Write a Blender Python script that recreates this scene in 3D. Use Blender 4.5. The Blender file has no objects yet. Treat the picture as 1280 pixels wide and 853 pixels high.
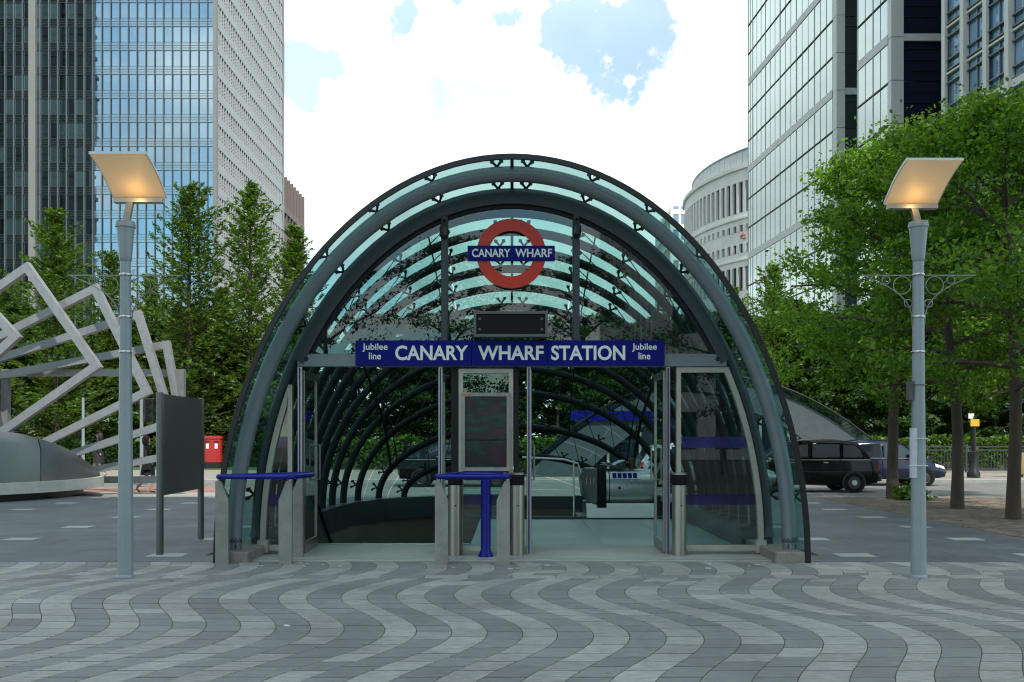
import bpy, bmesh, math, random
import numpy as np
from mathutils import Vector, Matrix, Euler
R = math.radians
random.seed(7); rng = np.random.default_rng(7)
SC = bpy.context.scene
COL = SC.collection

# ------------------------------------------------------------------ camera
cam_d = bpy.data.cameras.new('camera'); cam = bpy.data.objects.new('camera', cam_d); COL.objects.link(cam)
cam.location = (0, 0, 1.6); cam.rotation_euler = (R(90), 0, 0)
cam_d.sensor_width = 36; cam_d.lens = 33.75; cam_d.shift_y = 0.0934
cam_d.clip_start = 0.1; cam_d.clip_end = 5000
SC.camera = cam

# ------------------------------------------------------------------ sun direction, world, exposure
SUN_EL = 50.0; SUN_H = Vector((0.45, -0.89, 0)).normalized()
SUN = Vector((SUN_H.x*math.cos(R(SUN_EL)), SUN_H.y*math.cos(R(SUN_EL)), math.sin(R(SUN_EL))))
SKY_STRENGTH = 0.12
W = bpy.data.worlds.new('World'); SC.world = W; W.use_nodes = True
def build_world():
    nt = W.node_tree; N = nt.nodes; L = nt.links; N.clear()
    out = N.new('ShaderNodeOutputWorld'); bg = N.new('ShaderNodeBackground'); bg.inputs['Strength'].default_value = SKY_STRENGTH
    L.new(bg.outputs[0], out.inputs[0])
    sky = N.new('ShaderNodeTexSky'); sky.sky_type = 'NISHITA'; sky.sun_disc = False
    sky.sun_elevation = R(SUN_EL); sky.sun_rotation = math.atan2(SUN.x, SUN.y)
    sky.air_density = 1.0; sky.dust_density = 0.0; sky.ozone_density = 2.0
    tc = N.new('ShaderNodeTexCoord')
    def M(op, a, b=None, c=None):
        m = N.new('ShaderNodeMath'); m.operation = op
        for i, v in enumerate((a, b, c)):
            if v is None: continue
            if isinstance(v, (int, float)): m.inputs[i].default_value = v
            else: L.new(v, m.inputs[i])
        return m.outputs[0]
    sep = N.new('ShaderNodeSeparateXYZ'); L.new(tc.outputs['Generated'], sep.inputs[0])
    z = M('ADD', M('MAXIMUM', sep.outputs[2], 0.0), 0.32)
    px = M('DIVIDE', sep.outputs[0], z); py = M('DIVIDE', sep.outputs[1], z)
    cb = N.new('ShaderNodeCombineXYZ'); L.new(px, cb.inputs[0]); L.new(py, cb.inputs[1]); cb.inputs[2].default_value = 40.5
    n1 = N.new('ShaderNodeTexNoise'); n1.inputs['Scale'].default_value = 1.5; n1.inputs['Detail'].default_value = 12
    n1.inputs['Roughness'].default_value = 0.56; n1.inputs['Distortion'].default_value = 0.25
    L.new(cb.outputs[0], n1.inputs['Vector'])
    n2 = N.new('ShaderNodeTexNoise'); n2.inputs['Scale'].default_value = 1.9; n2.inputs['Detail'].default_value = 9
    L.new(cb.outputs[0], n2.inputs['Vector'])
    dens = M('MULTIPLY_ADD', n1.outputs[0], 2.1, -0.46)
    dn = N.new('ShaderNodeTexNoise'); dn.inputs['Scale'].default_value = 7.0; dn.inputs['Detail'].default_value = 7; dn.inputs['Roughness'].default_value = 0.6; L.new(tc.outputs['Generated'], dn.inputs['Vector'])
    dof = N.new('ShaderNodeVectorMath'); dof.operation = 'MULTIPLY_ADD'; L.new(dn.outputs['Color'], dof.inputs[0]); dof.inputs[1].default_value = (0.3,0.0,0.3); 
    dsub = N.new('ShaderNodeVectorMath'); dsub.operation = 'SUBTRACT'; L.new(tc.outputs['Generated'], dsub.inputs[0]); dsub.inputs[1].default_value = (0.15,0,0.15); L.new(dsub.outputs[0], dof.inputs[2])
    # the big bank of cloud ahead, with the blue openings seen between its heaps
    def lobe(u, v, r0, r1):
        g = Vector((u, 1, v)).normalized()
        vm = N.new('ShaderNodeVectorMath'); vm.operation = 'DOT_PRODUCT'
        nv = N.new('ShaderNodeVectorMath'); nv.operation = 'NORMALIZE'; L.new(dof.outputs[0], nv.inputs[0])
        L.new(nv.outputs[0], vm.inputs[0]); vm.inputs[1].default_value = g
        mr = N.new('ShaderNodeMapRange'); mr.interpolation_type = 'SMOOTHSTEP'
        L.new(vm.outputs['Value'], mr.inputs['Value'])
        mr.inputs['From Min'].default_value = math.cos(r1); mr.inputs['From Max'].default_value = math.cos(r0)
        return mr.outputs[0]
    def uv(x, y): return ((x-640)/1200, (546-y)/1200)
    dens = M('MULTIPLY_ADD', lobe(*uv(660, 230), 0.36, 0.66), 0.3, dens)
    for (x, y, r0, r1, k) in ((748, 62, 0.0, 0.045, 0.34), (785, 8, 0.015, 0.062, 0.4), (608, -2, 0.005, 0.04, 0.36), (346, 55, 0.0, 0.065, 0.4), (345, 150, 0.0, 0.055, 0.4), (470, -20, 0.0, 0.03, 0.25)):
        dens = M('MULTIPLY_ADD', lobe(*uv(x, y), r0, r1), -k*1.5, dens)
    rp = N.new('ShaderNodeMapRange'); rp.interpolation_type = 'SMOOTHSTEP'; L.new(dens, rp.inputs['Value'])
    rp.inputs['From Min'].default_value = 0.3; rp.inputs['From Max'].default_value = 0.78
    veil = M('MULTIPLY', lobe(*uv(660, 230), 0.36, 0.66), 0.42)
    rpo = M('MAXIMUM', rp.outputs[0], veil)
    cr = N.new('ShaderNodeMapRange'); L.new(n2.outputs[0], cr.inputs['Value'])
    cr.inputs['From Min'].default_value = 0.36; cr.inputs['From Max'].default_value = 0.68
    cr.inputs['To Min'].default_value = 10.5; cr.inputs['To Max'].default_value = 5.0
    cc = N.new('ShaderNodeVectorMath'); cc.operation = 'SCALE'; cc.inputs[0].default_value = (0.95, 1.0, 0.985); L.new(cr.outputs[0], cc.inputs['Scale'])
    blue = N.new('ShaderNodeVectorMath'); blue.operation = 'MULTIPLY'; L.new(sky.outputs[0], blue.inputs[0]); blue.inputs[1].default_value = (0.95, 1.5, 1.4)
    mx = N.new('ShaderNodeMix'); mx.data_type = 'RGBA'; L.new(rpo, mx.inputs[0])
    L.new(blue.outputs[0], mx.inputs[6]); L.new(cc.outputs[0], mx.inputs[7])
    L.new(mx.outputs[2], bg.inputs['Color'])
build_world()

sun_d = bpy.data.lights.new('sun', 'SUN'); sun_d.energy = 3.2; sun_d.angle = R(1.2); sun_d.color = (1.0, 0.95, 0.87)
sun = bpy.data.objects.new('sun', sun_d); COL.objects.link(sun)
sun.rotation_euler = (-SUN).to_track_quat('-Z', 'Y').to_euler()

SC.view_settings.view_transform = 'Standard'; SC.view_settings.look = 'None'
SC.view_settings.exposure = 0.42; SC.view_settings.gamma = 1.0
SC.render.engine = 'CYCLES'
SC.cycles.use_denoising = True; SC.cycles.filter_width = 1.15
SC.cycles.max_bounces = 7; SC.cycles.diffuse_bounces = 3; SC.cycles.glossy_bounces = 4
SC.cycles.transmission_bounces = 4; SC.cycles.transparent_max_bounces = 28
SC.cycles.sample_clamp_indirect = 6.0; SC.cycles.caustics_reflective = False; SC.cycles.caustics_refractive = False

# ------------------------------------------------------------------ helpers
F, HZ, CH = 1200.0, 546.0, 1.6
def at(x, y, Y): return Vector(((x-640)*Y/F, Y, CH-(y-HZ)*Y/F))
def gx(x, Y): return (x-640)*Y/F
def gz(y, Y): return CH-(y-HZ)*Y/F

class MB:
    def __init__(s): s.v = []; s.f = []; s.m = []; s.mi = 0
    def add(s, vs, fs):
        b = len(s.v); s.v += [tuple(v) for v in vs]
        for f in fs: s.f.append(tuple(i+b for i in f)); s.m.append(s.mi)
        return s
    def box(s, x0, x1, y0, y1, z0, z1):
        return s.add([(x0,y0,z0),(x1,y0,z0),(x1,y1,z0),(x0,y1,z0),(x0,y0,z1),(x1,y0,z1),(x1,y1,z1),(x0,y1,z1)],
                     [(0,3,2,1),(4,5,6,7),(0,1,5,4),(1,2,6,5),(2,3,7,6),(3,0,4,7)])
    def bbox(s, x0, x1, y0, y1, z0, z1, b=0.01):     # box with chamfered vertical and top edges
        o = [(x0+b,y0),(x1-b,y0),(x1,y0+b),(x1,y1-b),(x1-b,y1),(x0+b,y1),(x0,y1-b),(x0,y0+b)]
        i = [(min(max(x,x0+b),x1-b), min(max(y,y0+b),y1-b)) for x,y in o]
        n = 8; vs = [(x,y,z0) for x,y in o]+[(x,y,z1-b) for x,y in o]+[(x,y,z1) for x,y in i]
        fs = [tuple(range(n-1,-1,-1)), (17,18,20,22)]
        vs2 = vs[:16]+[(x0+b,y0+b,z1),(x1-b,y0+b,z1),(x1-b,y1-b,z1),(x0+b,y1-b,z1)]
        fs = [tuple(range(7,-1,-1))]
        for k in range(8): fs.append((k,(k+1)%8,8+(k+1)%8,8+k))
        fs += [(16,17,18,19),(8,9,17,16),(9,10,17),(10,11,18,17),(11,12,18),(12,13,19,18),(13,14,19),(14,15,16,19),(15,8,16)]
        return s.add(vs2, fs)
    def tube(s, path, r, seg=8, caps=True, closed=False, up=None):
        P = [Vector(p) for p in path]; n = len(P)
        rs = r if isinstance(r, (list, tuple)) else [r]*n
        vs = []; fs = []; prev = None
        for i in range(n):
            if closed: t = P[(i+1)%n]-P[i-1]
            else: t = P[min(i+1,n-1)]-P[max(i-1,0)]
            t = t.normalized() if t.length > 1e-9 else Vector((0,0,1))
            if prev is None:
                a = Vector(up) if up else (Vector((0,0,1)) if abs(t.z) < 0.9 else Vector((1,0,0)))
                u = (a-t*a.dot(t)).normalized()
            else:
                u = (prev-t*prev.dot(t)).normalized()
            prev = u; w = t.cross(u)
            for k in range(seg):
                a = 2*math.pi*(k+0.5)/seg
                vs.append(P[i]+(u*math.cos(a)+w*math.sin(a))*rs[i])
        m = n if closed else n-1
        for i in range(m):
            j = (i+1) % n
            for k in range(seg):
                fs.append((i*seg+k, i*seg+(k+1)%seg, j*seg+(k+1)%seg, j*seg+k))
        if caps and not closed:
            fs.append(tuple(range(seg-1,-1,-1))); fs.append(tuple((n-1)*seg+k for k in range(seg)))
        return s.add(vs, fs)
    def bar(s, a, b, w, d=None, up=(0,0,1)):        # rectangular bar from a to b
        a = Vector(a); b = Vector(b); d = d or w; t = (b-a).normalized(); u = Vector(up)
        if abs(t.dot(u)) > 0.99: u = Vector((0,1,0))
        u = (u-t*u.dot(t)).normalized(); q = t.cross(u); vs = []
        for p in (a, b):
            for (i, j) in ((-1,-1),(1,-1),(1,1),(-1,1)): vs.append(p+q*(i*w/2)+u*(j*d/2))
        return s.add(vs, [(0,3,2,1),(4,5,6,7),(0,1,5,4),(1,2,6,5),(2,3,7,6),(3,0,4,7)])
    def lathe(s, prof, seg=16, c=(0,0,0), axis='z', caps=True):
        vs = []; fs = []
        for (r, h) in prof:
            for k in range(seg):
                a = 2*math.pi*k/seg; x, y = r*math.cos(a), r*math.sin(a)
                p = (x,y,h) if axis == 'z' else ((x,h,y) if axis == 'y' else (h,x,y))
                vs.append((p[0]+c[0], p[1]+c[1], p[2]+c[2]))
        n = len(prof)
        for i in range(n-1):
            for k in range(seg): fs.append((i*seg+k, i*seg+(k+1)%seg, (i+1)*seg+(k+1)%seg, (i+1)*seg+k))
        if caps:
            fs.append(tuple(range(seg-1,-1,-1))); fs.append(tuple((n-1)*seg+k for k in range(seg)))
        return s.add(vs, fs)
    def prism(s, poly, a0, a1, axis='y'):           # polygon extruded along an axis
        n = len(poly)
        def mk(p, a): return (p[0],a,p[1]) if axis == 'y' else ((a,p[0],p[1]) if axis == 'x' else (p[0],p[1],a))
        vs = [mk(p,a0) for p in poly]+[mk(p,a1) for p in poly]
        fs = [tuple(range(n)), tuple(range(2*n-1,n-1,-1))]
        for k in range(n): fs.append((k, n+k, n+(k+1)%n, (k+1)%n))
        return s.add(vs, fs)
    def ring(s, outer, inner, a0, a1, axis='y', closed=True):   # band between two loops of equal length, extruded
        n = len(outer)
        def mk(p, a): return (p[0],a,p[1]) if axis == 'y' else ((a,p[0],p[1]) if axis == 'x' else (p[0],p[1],a))
        vs = [mk(p,a0) for p in outer]+[mk(p,a0) for p in inner]+[mk(p,a1) for p in outer]+[mk(p,a1) for p in inner]
        fs = []
        for k in range(n if closed else n-1):
            j = (k+1) % n
            fs += [(k,j,n+j,n+k),(2*n+k,3*n+k,3*n+j,2*n+j),(k,2*n+k,2*n+j,j),(n+k,n+j,3*n+j,3*n+k)]
        if not closed:
            fs += [(0,n,3*n,2*n),(n-1,3*n-1,4*n-1,2*n-1)]
        return s.add(vs, fs)
    def mesh(s, name, mats, off=(0,0,0), smooth=False, fix=True):
        me = bpy.data.meshes.new(name)
        ox, oy, oz = off
        me.from_pydata([(x-ox,y-oy,z-oz) for x,y,z in s.v], [], s.f)
        for m in (mats if isinstance(mats, (list, tuple)) else [mats]): me.materials.append(m)
        if any(s.m): me.polygons.foreach_set('material_index', s.m)
        if fix:
            bm = bmesh.new(); bm.from_mesh(me); bmesh.ops.recalc_face_normals(bm, faces=bm.faces); bm.to_mesh(me); bm.free()
        if smooth:
            me.polygons.foreach_set('use_smooth', [True]*len(me.polygons))
            try: me.set_sharp_from_angle(angle=R(40))
            except Exception: pass
        me.update(); return me

ORG = {}
def link(o, parent=None):
    COL.objects.link(o)
    if parent is not None: o.parent = parent
    return o
def tag(o, label=None, cat=None, group=None, kind=None):
    if label: o['label'] = label
    if cat: o['category'] = cat
    if group: o['group'] = group
    if kind: o['kind'] = kind
    return o
def thing(name, loc, label, cat, group=None, rz=0):
    o = link(bpy.data.objects.new(name, None)); o.location = loc; o.rotation_euler[2] = rz; o.empty_display_size = 0.2
    ORG[o.name] = tuple(loc); return tag(o, label, cat, group)
def part(name, mb, mat, parent, smooth=False, world=True, kind=None, label=None):
    off = ORG.get(parent.name, (0,0,0)) if (parent is not None and world) else (0,0,0)
    o = bpy.data.objects.new(name, mb.mesh(name, mat, off, smooth)); link(o, parent)
    if parent is not None: ORG[o.name] = ORG.get(parent.name, (0,0,0))
    return tag(o, label, None, None, kind)
def solo(name, mb, mat, label=None, cat=None, group=None, kind=None, smooth=False):
    o = bpy.data.objects.new(name, mb.mesh(name, mat, (0,0,0), smooth)); link(o); ORG[o.name] = (0,0,0)
    return tag(o, label, cat, group, kind)
def inst(name, me, parent, loc=(0,0,0), rot=(0,0,0), scale=(1,1,1)):
    o = bpy.data.objects.new(name, me); link(o, parent); o.location = loc; o.rotation_euler = rot; o.scale = scale; return o
def copy_tree(o, parent=None):
    c = o.copy(); COL.objects.link(c); c.parent = parent
    for ch in list(o.children): copy_tree(ch, c)
    return c
def offset_poly(poly, d):                            # inward offset of a CCW-or-CW closed loop
    n = len(poly); A = sum(poly[i][0]*poly[(i+1)%n][1]-poly[(i+1)%n][0]*poly[i][1] for i in range(n))
    sg = 1 if A > 0 else -1; out = []
    for i in range(n):
        p0, p1, p2 = Vector(poly[i-1]), Vector(poly[i]), Vector(poly[(i+1)%n])
        e1 = (p1-p0).normalized(); e2 = (p2-p1).normalized()
        n1 = Vector((-e1.y, e1.x))*sg; n2 = Vector((-e2.y, e2.x))*sg
        b = n1+n2; b = b/max(0.3, b.length_squared/2) if b.length > 1e-6 else n1
        out.append(tuple(p1+b*d))
    return out

# ------------------------------------------------------------------ materials
MATS = {}
def pmat(name, col, rough=0.5, metal=0.0, var=0.12, scale=4.0, bump=0.0, bscale=40.0, rnd=0.0, island=0.0, spec=0.5, grime=0.0, coat=0.0, stretch=None, spots=0):
    m = bpy.data.materials.new(name); m.use_nodes = True; MATS[name] = m
    nt = m.node_tree; N = nt.nodes; L = nt.links; b = N['Principled BSDF']
    b.inputs['Roughness'].default_value = rough; b.inputs['Metallic'].default_value = metal
    b.inputs['Specular IOR Level'].default_value = spec
    if coat: b.inputs['Coat Weight'].default_value = coat; b.inputs['Coat Roughness'].default_value = 0.05
    tc = N.new('ShaderNodeTexCoord'); vec = tc.outputs['Object']
    geo = N.new('ShaderNodeNewGeometry'); wvec = geo.outputs['Position']
    mp = N.new('ShaderNodeMapping'); L.new(wvec, mp.inputs[0])
    if stretch: mp.inputs['Scale'].default_value = stretch
    nz = N.new('ShaderNodeTexNoise'); nz.inputs['Scale'].default_value = scale; nz.inputs['Detail'].default_value = 8; nz.inputs['Roughness'].default_value = 0.6
    L.new(mp.outputs[0], nz.inputs['Vector'])
    mr = N.new('ShaderNodeMapRange'); L.new(nz.outputs[0], mr.inputs['Value'])
    mr.inputs['From Min'].default_value = 0.25; mr.inputs['From Max'].default_value = 0.75
    mr.inputs['To Min'].default_value = 1-var; mr.inputs['To Max'].default_value = 1+var
    fac = mr.outputs[0]
    def mul(a, bsock):
        q = N.new('ShaderNodeMath'); q.operation = 'MULTIPLY'; L.new(a, q.inputs[0]); L.new(bsock, q.inputs[1]); return q.outputs[0]
    def rr(sock, amt):
        q = N.new('ShaderNodeMapRange'); L.new(sock, q.inputs['Value']); q.inputs['To Min'].default_value = 1-amt; q.inputs['To Max'].default_value = 1+amt; return q.outputs[0]
    if rnd:
        oi = N.new('ShaderNodeObjectInfo'); fac = mul(fac, rr(oi.outputs['Random'], rnd))
    if island: fac = mul(fac, rr(geo.outputs['Random Per Island'], island))
    if grime:
        g = N.new('ShaderNodeTexNoise'); g.inputs['Scale'].default_value = 0.9; g.inputs['Detail'].default_value = 6; L.new(wvec, g.inputs['Vector'])
        gr = N.new('ShaderNodeMapRange'); L.new(g.outputs[0], gr.inputs['Value']); gr.inputs['From Min'].default_value = 0.35; gr.inputs['From Max'].default_value = 0.65
        gr.inputs['To Min'].default_value = 1-grime; gr.inputs['To Max'].default_value = 1.0; fac = mul(fac, gr.outputs[0])
    if spots:                                        # trodden chewing gum and drip stains
        for (vs_, lim, amt) in ((1.7, 0.045, 0.62), (3.1, 0.05, 1.3)):
            vo = N.new('ShaderNodeTexVoronoi'); vo.inputs['Scale'].default_value = vs_; L.new(wvec, vo.inputs['Vector'])
            vr = N.new('ShaderNodeMapRange'); L.new(vo.outputs['Distance'], vr.inputs['Value']); vr.inputs['From Min'].default_value = lim*0.7; vr.inputs['From Max'].default_value = lim; vr.inputs['To Min'].default_value = amt; vr.inputs['To Max'].default_value = 1.0
            fac = mul(fac, vr.outputs[0])
    sc = N.new('ShaderNodeVectorMath'); sc.operation = 'SCALE'; sc.inputs[0].default_value = col[:3]; L.new(fac, sc.inputs['Scale'])
    L.new(sc.outputs[0], b.inputs['Base Color'])
    rm = N.new('ShaderNodeMapRange'); L.new(nz.outputs[0], rm.inputs['Value']); rm.inputs['To Min'].default_value = max(0.02, rough-0.12); rm.inputs['To Max'].default_value = min(1, rough+0.12)
    L.new(rm.outputs[0], b.inputs['Roughness'])
    if bump:
        n3 = N.new('ShaderNodeTexNoise'); n3.inputs['Scale'].default_value = bscale; n3.inputs['Detail'].default_value = 6; L.new(mp.outputs[0], n3.inputs['Vector'])
        bp = N.new('ShaderNodeBump'); bp.inputs['Strength'].default_value = bump; bp.inputs['Distance'].default_value = 0.02
        L.new(n3.outputs[0], bp.inputs['Height']); L.new(bp.outputs[0], b.inputs['Normal'])
    return m
def schlick(N, L, f0):
    g = N.new('ShaderNodeNewGeometry'); d = N.new('ShaderNodeVectorMath'); d.operation = 'DOT_PRODUCT'; L.new(g.outputs['Normal'], d.inputs[0]); L.new(g.outputs['Incoming'], d.inputs[1])
    a = N.new('ShaderNodeMath'); a.operation = 'ABSOLUTE'; L.new(d.outputs['Value'], a.inputs[0])
    b = N.new('ShaderNodeMath'); b.operation = 'SUBTRACT'; b.inputs[0].default_value = 1.0; L.new(a.outputs[0], b.inputs[1]); b.use_clamp = True
    c = N.new('ShaderNodeMath'); c.operation = 'POWER'; L.new(b.outputs[0], c.inputs[0]); c.inputs[1].default_value = 5.0
    e = N.new('ShaderNodeMath'); e.operation = 'MULTIPLY_ADD'; e.use_clamp = True; L.new(c.outputs[0], e.inputs[0]); e.inputs[1].default_value = 1-f0; e.inputs[2].default_value = f0
    return e.outputs[0]
def glassmat(name, tint, ior=1.5, base=0.0, rough=0.0, dirt=0.0, dirtcol=(0.3,0.33,0.33)):
    m = bpy.data.materials.new(name); m.use_nodes = True; MATS[name] = m
    nt = m.node_tree; N = nt.nodes; L = nt.links; N.clear()
    out = N.new('ShaderNodeOutputMaterial'); tr = N.new('ShaderNodeBsdfTransparent'); tr.inputs[0].default_value = (*tint, 1)
    gl = N.new('ShaderNodeBsdfGlossy'); gl.inputs['Roughness'].default_value = rough; gl.inputs[0].default_value = (0.95,1,0.98,1)
    mx = N.new('ShaderNodeMixShader'); L.new(schlick(N, L, 0.045+base), mx.inputs[0])
    src = tr.outputs[0]
    if dirt:
        df = N.new('ShaderNodeBsdfDiffuse'); df.inputs[0].default_value = (*dirtcol, 1)
        nz = N.new('ShaderNodeTexNoise'); nz.inputs['Scale'].default_value = 2.5; nz.inputs['Detail'].default_value = 8
        g = N.new('ShaderNodeNewGeometry'); L.new(g.outputs['Position'], nz.inputs['Vector'])
        mr = N.new('ShaderNodeMapRange'); L.new(nz.outputs[0], mr.inputs['Value']); mr.inputs['From Min'].default_value = 0.3; mr.inputs['From Max'].default_value = 0.8; mr.inputs['To Max'].default_value = dirt
        m2 = N.new('ShaderNodeMixShader'); L.new(mr.outputs[0], m2.inputs[0]); L.new(tr.outputs[0], m2.inputs[1]); L.new(df.outputs[0], m2.inputs[2]); src = m2.outputs[0]
    L.new(src, mx.inputs[1]); L.new(gl.outputs[0], mx.inputs[2]); L.new(mx.outputs[0], out.inputs[0]); return m
def mirrormat(name, base, refl=(0.6,0.7,0.72), fac=0.45, rough=0.02, rnd=0.4, wob=0.0, stripe=None):
    """window glass of an office front: dark room behind plus a coated, mirror-like face"""
    m = bpy.data.materials.new(name); m.use_nodes = True; MATS[name] = m
    nt = m.node_tree; N = nt.nodes; L = nt.links; N.clear()
    out = N.new('ShaderNodeOutputMaterial'); df = N.new('ShaderNodeBsdfDiffuse'); gl = N.new('ShaderNodeBsdfGlossy')
    gl.inputs[0].default_value = (*refl, 1); gl.inputs['Roughness'].default_value = rough
    geo = N.new('ShaderNodeNewGeometry')
    oi = N.new('ShaderNodeObjectInfo'); wn = N.new('ShaderNodeTexWhiteNoise'); wn.noise_dimensions = '2D'
    cb = N.new('ShaderNodeCombineXYZ'); L.new(oi.outputs['Random'], cb.inputs[0]); L.new(geo.outputs['Random Per Island'], cb.inputs[1]); L.new(cb.outputs[0], wn.inputs['Vector'])
    pw = N.new('ShaderNodeMath'); pw.operation = 'POWER'; L.new(wn.outputs[0], pw.inputs[0]); pw.inputs[1].default_value = 3.0
    mr = N.new('ShaderNodeMapRange'); L.new(pw.outputs[0], mr.inputs['Value']); mr.inputs['To Min'].default_value = 1-rnd*0.6; mr.inputs['To Max'].default_value = 1+rnd*5
    sc = N.new('ShaderNodeVectorMath'); sc.operation = 'SCALE'; sc.inputs[0].default_value = base; L.new(mr.outputs[0], sc.inputs['Scale'])
    col = sc.outputs[0]
    f = schlick(N, L, 0.04+fac)
    if stripe:                                      # fritted vertical bands printed on the glass
        axis, period, amt, scol = stripe
        sp = N.new('ShaderNodeSeparateXYZ'); L.new(geo.outputs['Position'], sp.inputs[0])
        dv = N.new('ShaderNodeMath'); dv.operation = 'DIVIDE'; L.new(sp.outputs[axis], dv.inputs[0]); dv.inputs[1].default_value = period
        fc = N.new('ShaderNodeMath'); fc.operation = 'FRACT'; L.new(dv.outputs[0], fc.inputs[0])
        gt = N.new('ShaderNodeMath'); gt.operation = 'GREATER_THAN'; L.new(fc.outputs[0], gt.inputs[0]); gt.inputs[1].default_value = 0.55
        ml = N.new('ShaderNodeMath'); ml.operation = 'MULTIPLY'; L.new(gt.outputs[0], ml.inputs[0]); ml.inputs[1].default_value = amt
        sb = N.new('ShaderNodeMath'); sb.operation = 'SUBTRACT'; sb.use_clamp = True; L.new(f, sb.inputs[0]); L.new(ml.outputs[0], sb.inputs[1]); f = sb.outputs[0]
        mc = N.new('ShaderNodeMix'); mc.data_type = 'RGBA'; L.new(gt.outputs[0], mc.inputs[0]); L.new(col, mc.inputs[6]); mc.inputs[7].default_value = (*scol, 1); col = mc.outputs[2]
    L.new(col, df.inputs[0])
    if wob:
        nz = N.new('ShaderNodeTexNoise'); nz.inputs['Scale'].default_value = 0.35; L.new(geo.outputs['Position'], nz.inputs['Vector'])
        bp = N.new('ShaderNodeBump'); bp.inputs['Strength'].default_value = wob; bp.inputs['Distance'].default_value = 0.05; L.new(nz.outputs[0], bp.inputs['Height']); L.new(bp.outputs[0], gl.inputs['Normal'])
    mx = N.new('ShaderNodeMixShader'); L.new(f, mx.inputs[0]); L.new(df.outputs[0], mx.inputs[1]); L.new(gl.outputs[0], mx.inputs[2]); L.new(mx.outputs[0], out.inputs[0])
    return m
def emat(name, col, s):
    m = bpy.data.materials.new(name); m.use_nodes = True; N = m.node_tree.nodes; b = N['Principled BSDF']
    b.inputs['Base Color'].default_value = (*col,1); b.inputs['Emission Color'].default_value = (*col,1); b.inputs['Emission Strength'].default_value = s; return m
def leafmat(name, col, trans=0.45, var=0.58):
    m = bpy.data.materials.new(name); m.use_nodes = True; nt = m.node_tree; N = nt.nodes; L = nt.links; N.clear()
    out = N.new('ShaderNodeOutputMaterial'); d = N.new('ShaderNodeBsdfDiffuse'); t = N.new('ShaderNodeBsdfTranslucent'); g = N.new('ShaderNodeBsdfGlossy')
    g.inputs['Roughness'].default_value = 0.45; g.inputs[0].default_value = (0.8,0.9,0.8,1)
    geo = N.new('ShaderNodeNewGeometry'); oi = N.new('ShaderNodeObjectInfo')
    cr = N.new('ShaderNodeValToRGB'); e = cr.color_ramp.elements
    e[0].color = (col[0]*(1-var), col[1]*(1-var*0.8), col[2]*(1-var*0.3), 1); e[1].color = (col[0]*(1+var*1.2), col[1]*(1+var), col[2]*(1+var*0.2), 1)
    L.new(geo.outputs['Random Per Island'], cr.inputs[0])
    mr = N.new('ShaderNodeMapRange'); L.new(oi.outputs['Random'], mr.inputs['Value']); mr.inputs['To Min'].default_value = 0.85; mr.inputs['To Max'].default_value = 1.15
    sc = N.new('ShaderNodeVectorMath'); sc.operation = 'SCALE'; L.new(cr.outputs[0], sc.inputs[0]); L.new(mr.outputs[0], sc.inputs['Scale'])
    L.new(sc.outputs[0], d.inputs[0])
    s2 = N.new('ShaderNodeVectorMath'); s2.operation = 'MULTIPLY'; L.new(sc.outputs[0], s2.inputs[0]); s2.inputs[1].default_value = (1.5,1.5,0.6); L.new(s2.outputs[0], t.inputs[0])
    m1 = N.new('ShaderNodeMixShader'); m1.inputs[0].default_value = trans; L.new(d.outputs[0], m1.inputs[1]); L.new(t.outputs[0], m1.inputs[2])
    m2 = N.new('ShaderNodeMixShader'); m2.inputs[0].default_value = 0.025; L.new(m1.outputs[0], m2.inputs[1]); L.new(g.outputs[0], m2.inputs[2])
    L.new(m2.outputs[0], out.inputs[0]); return m

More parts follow.
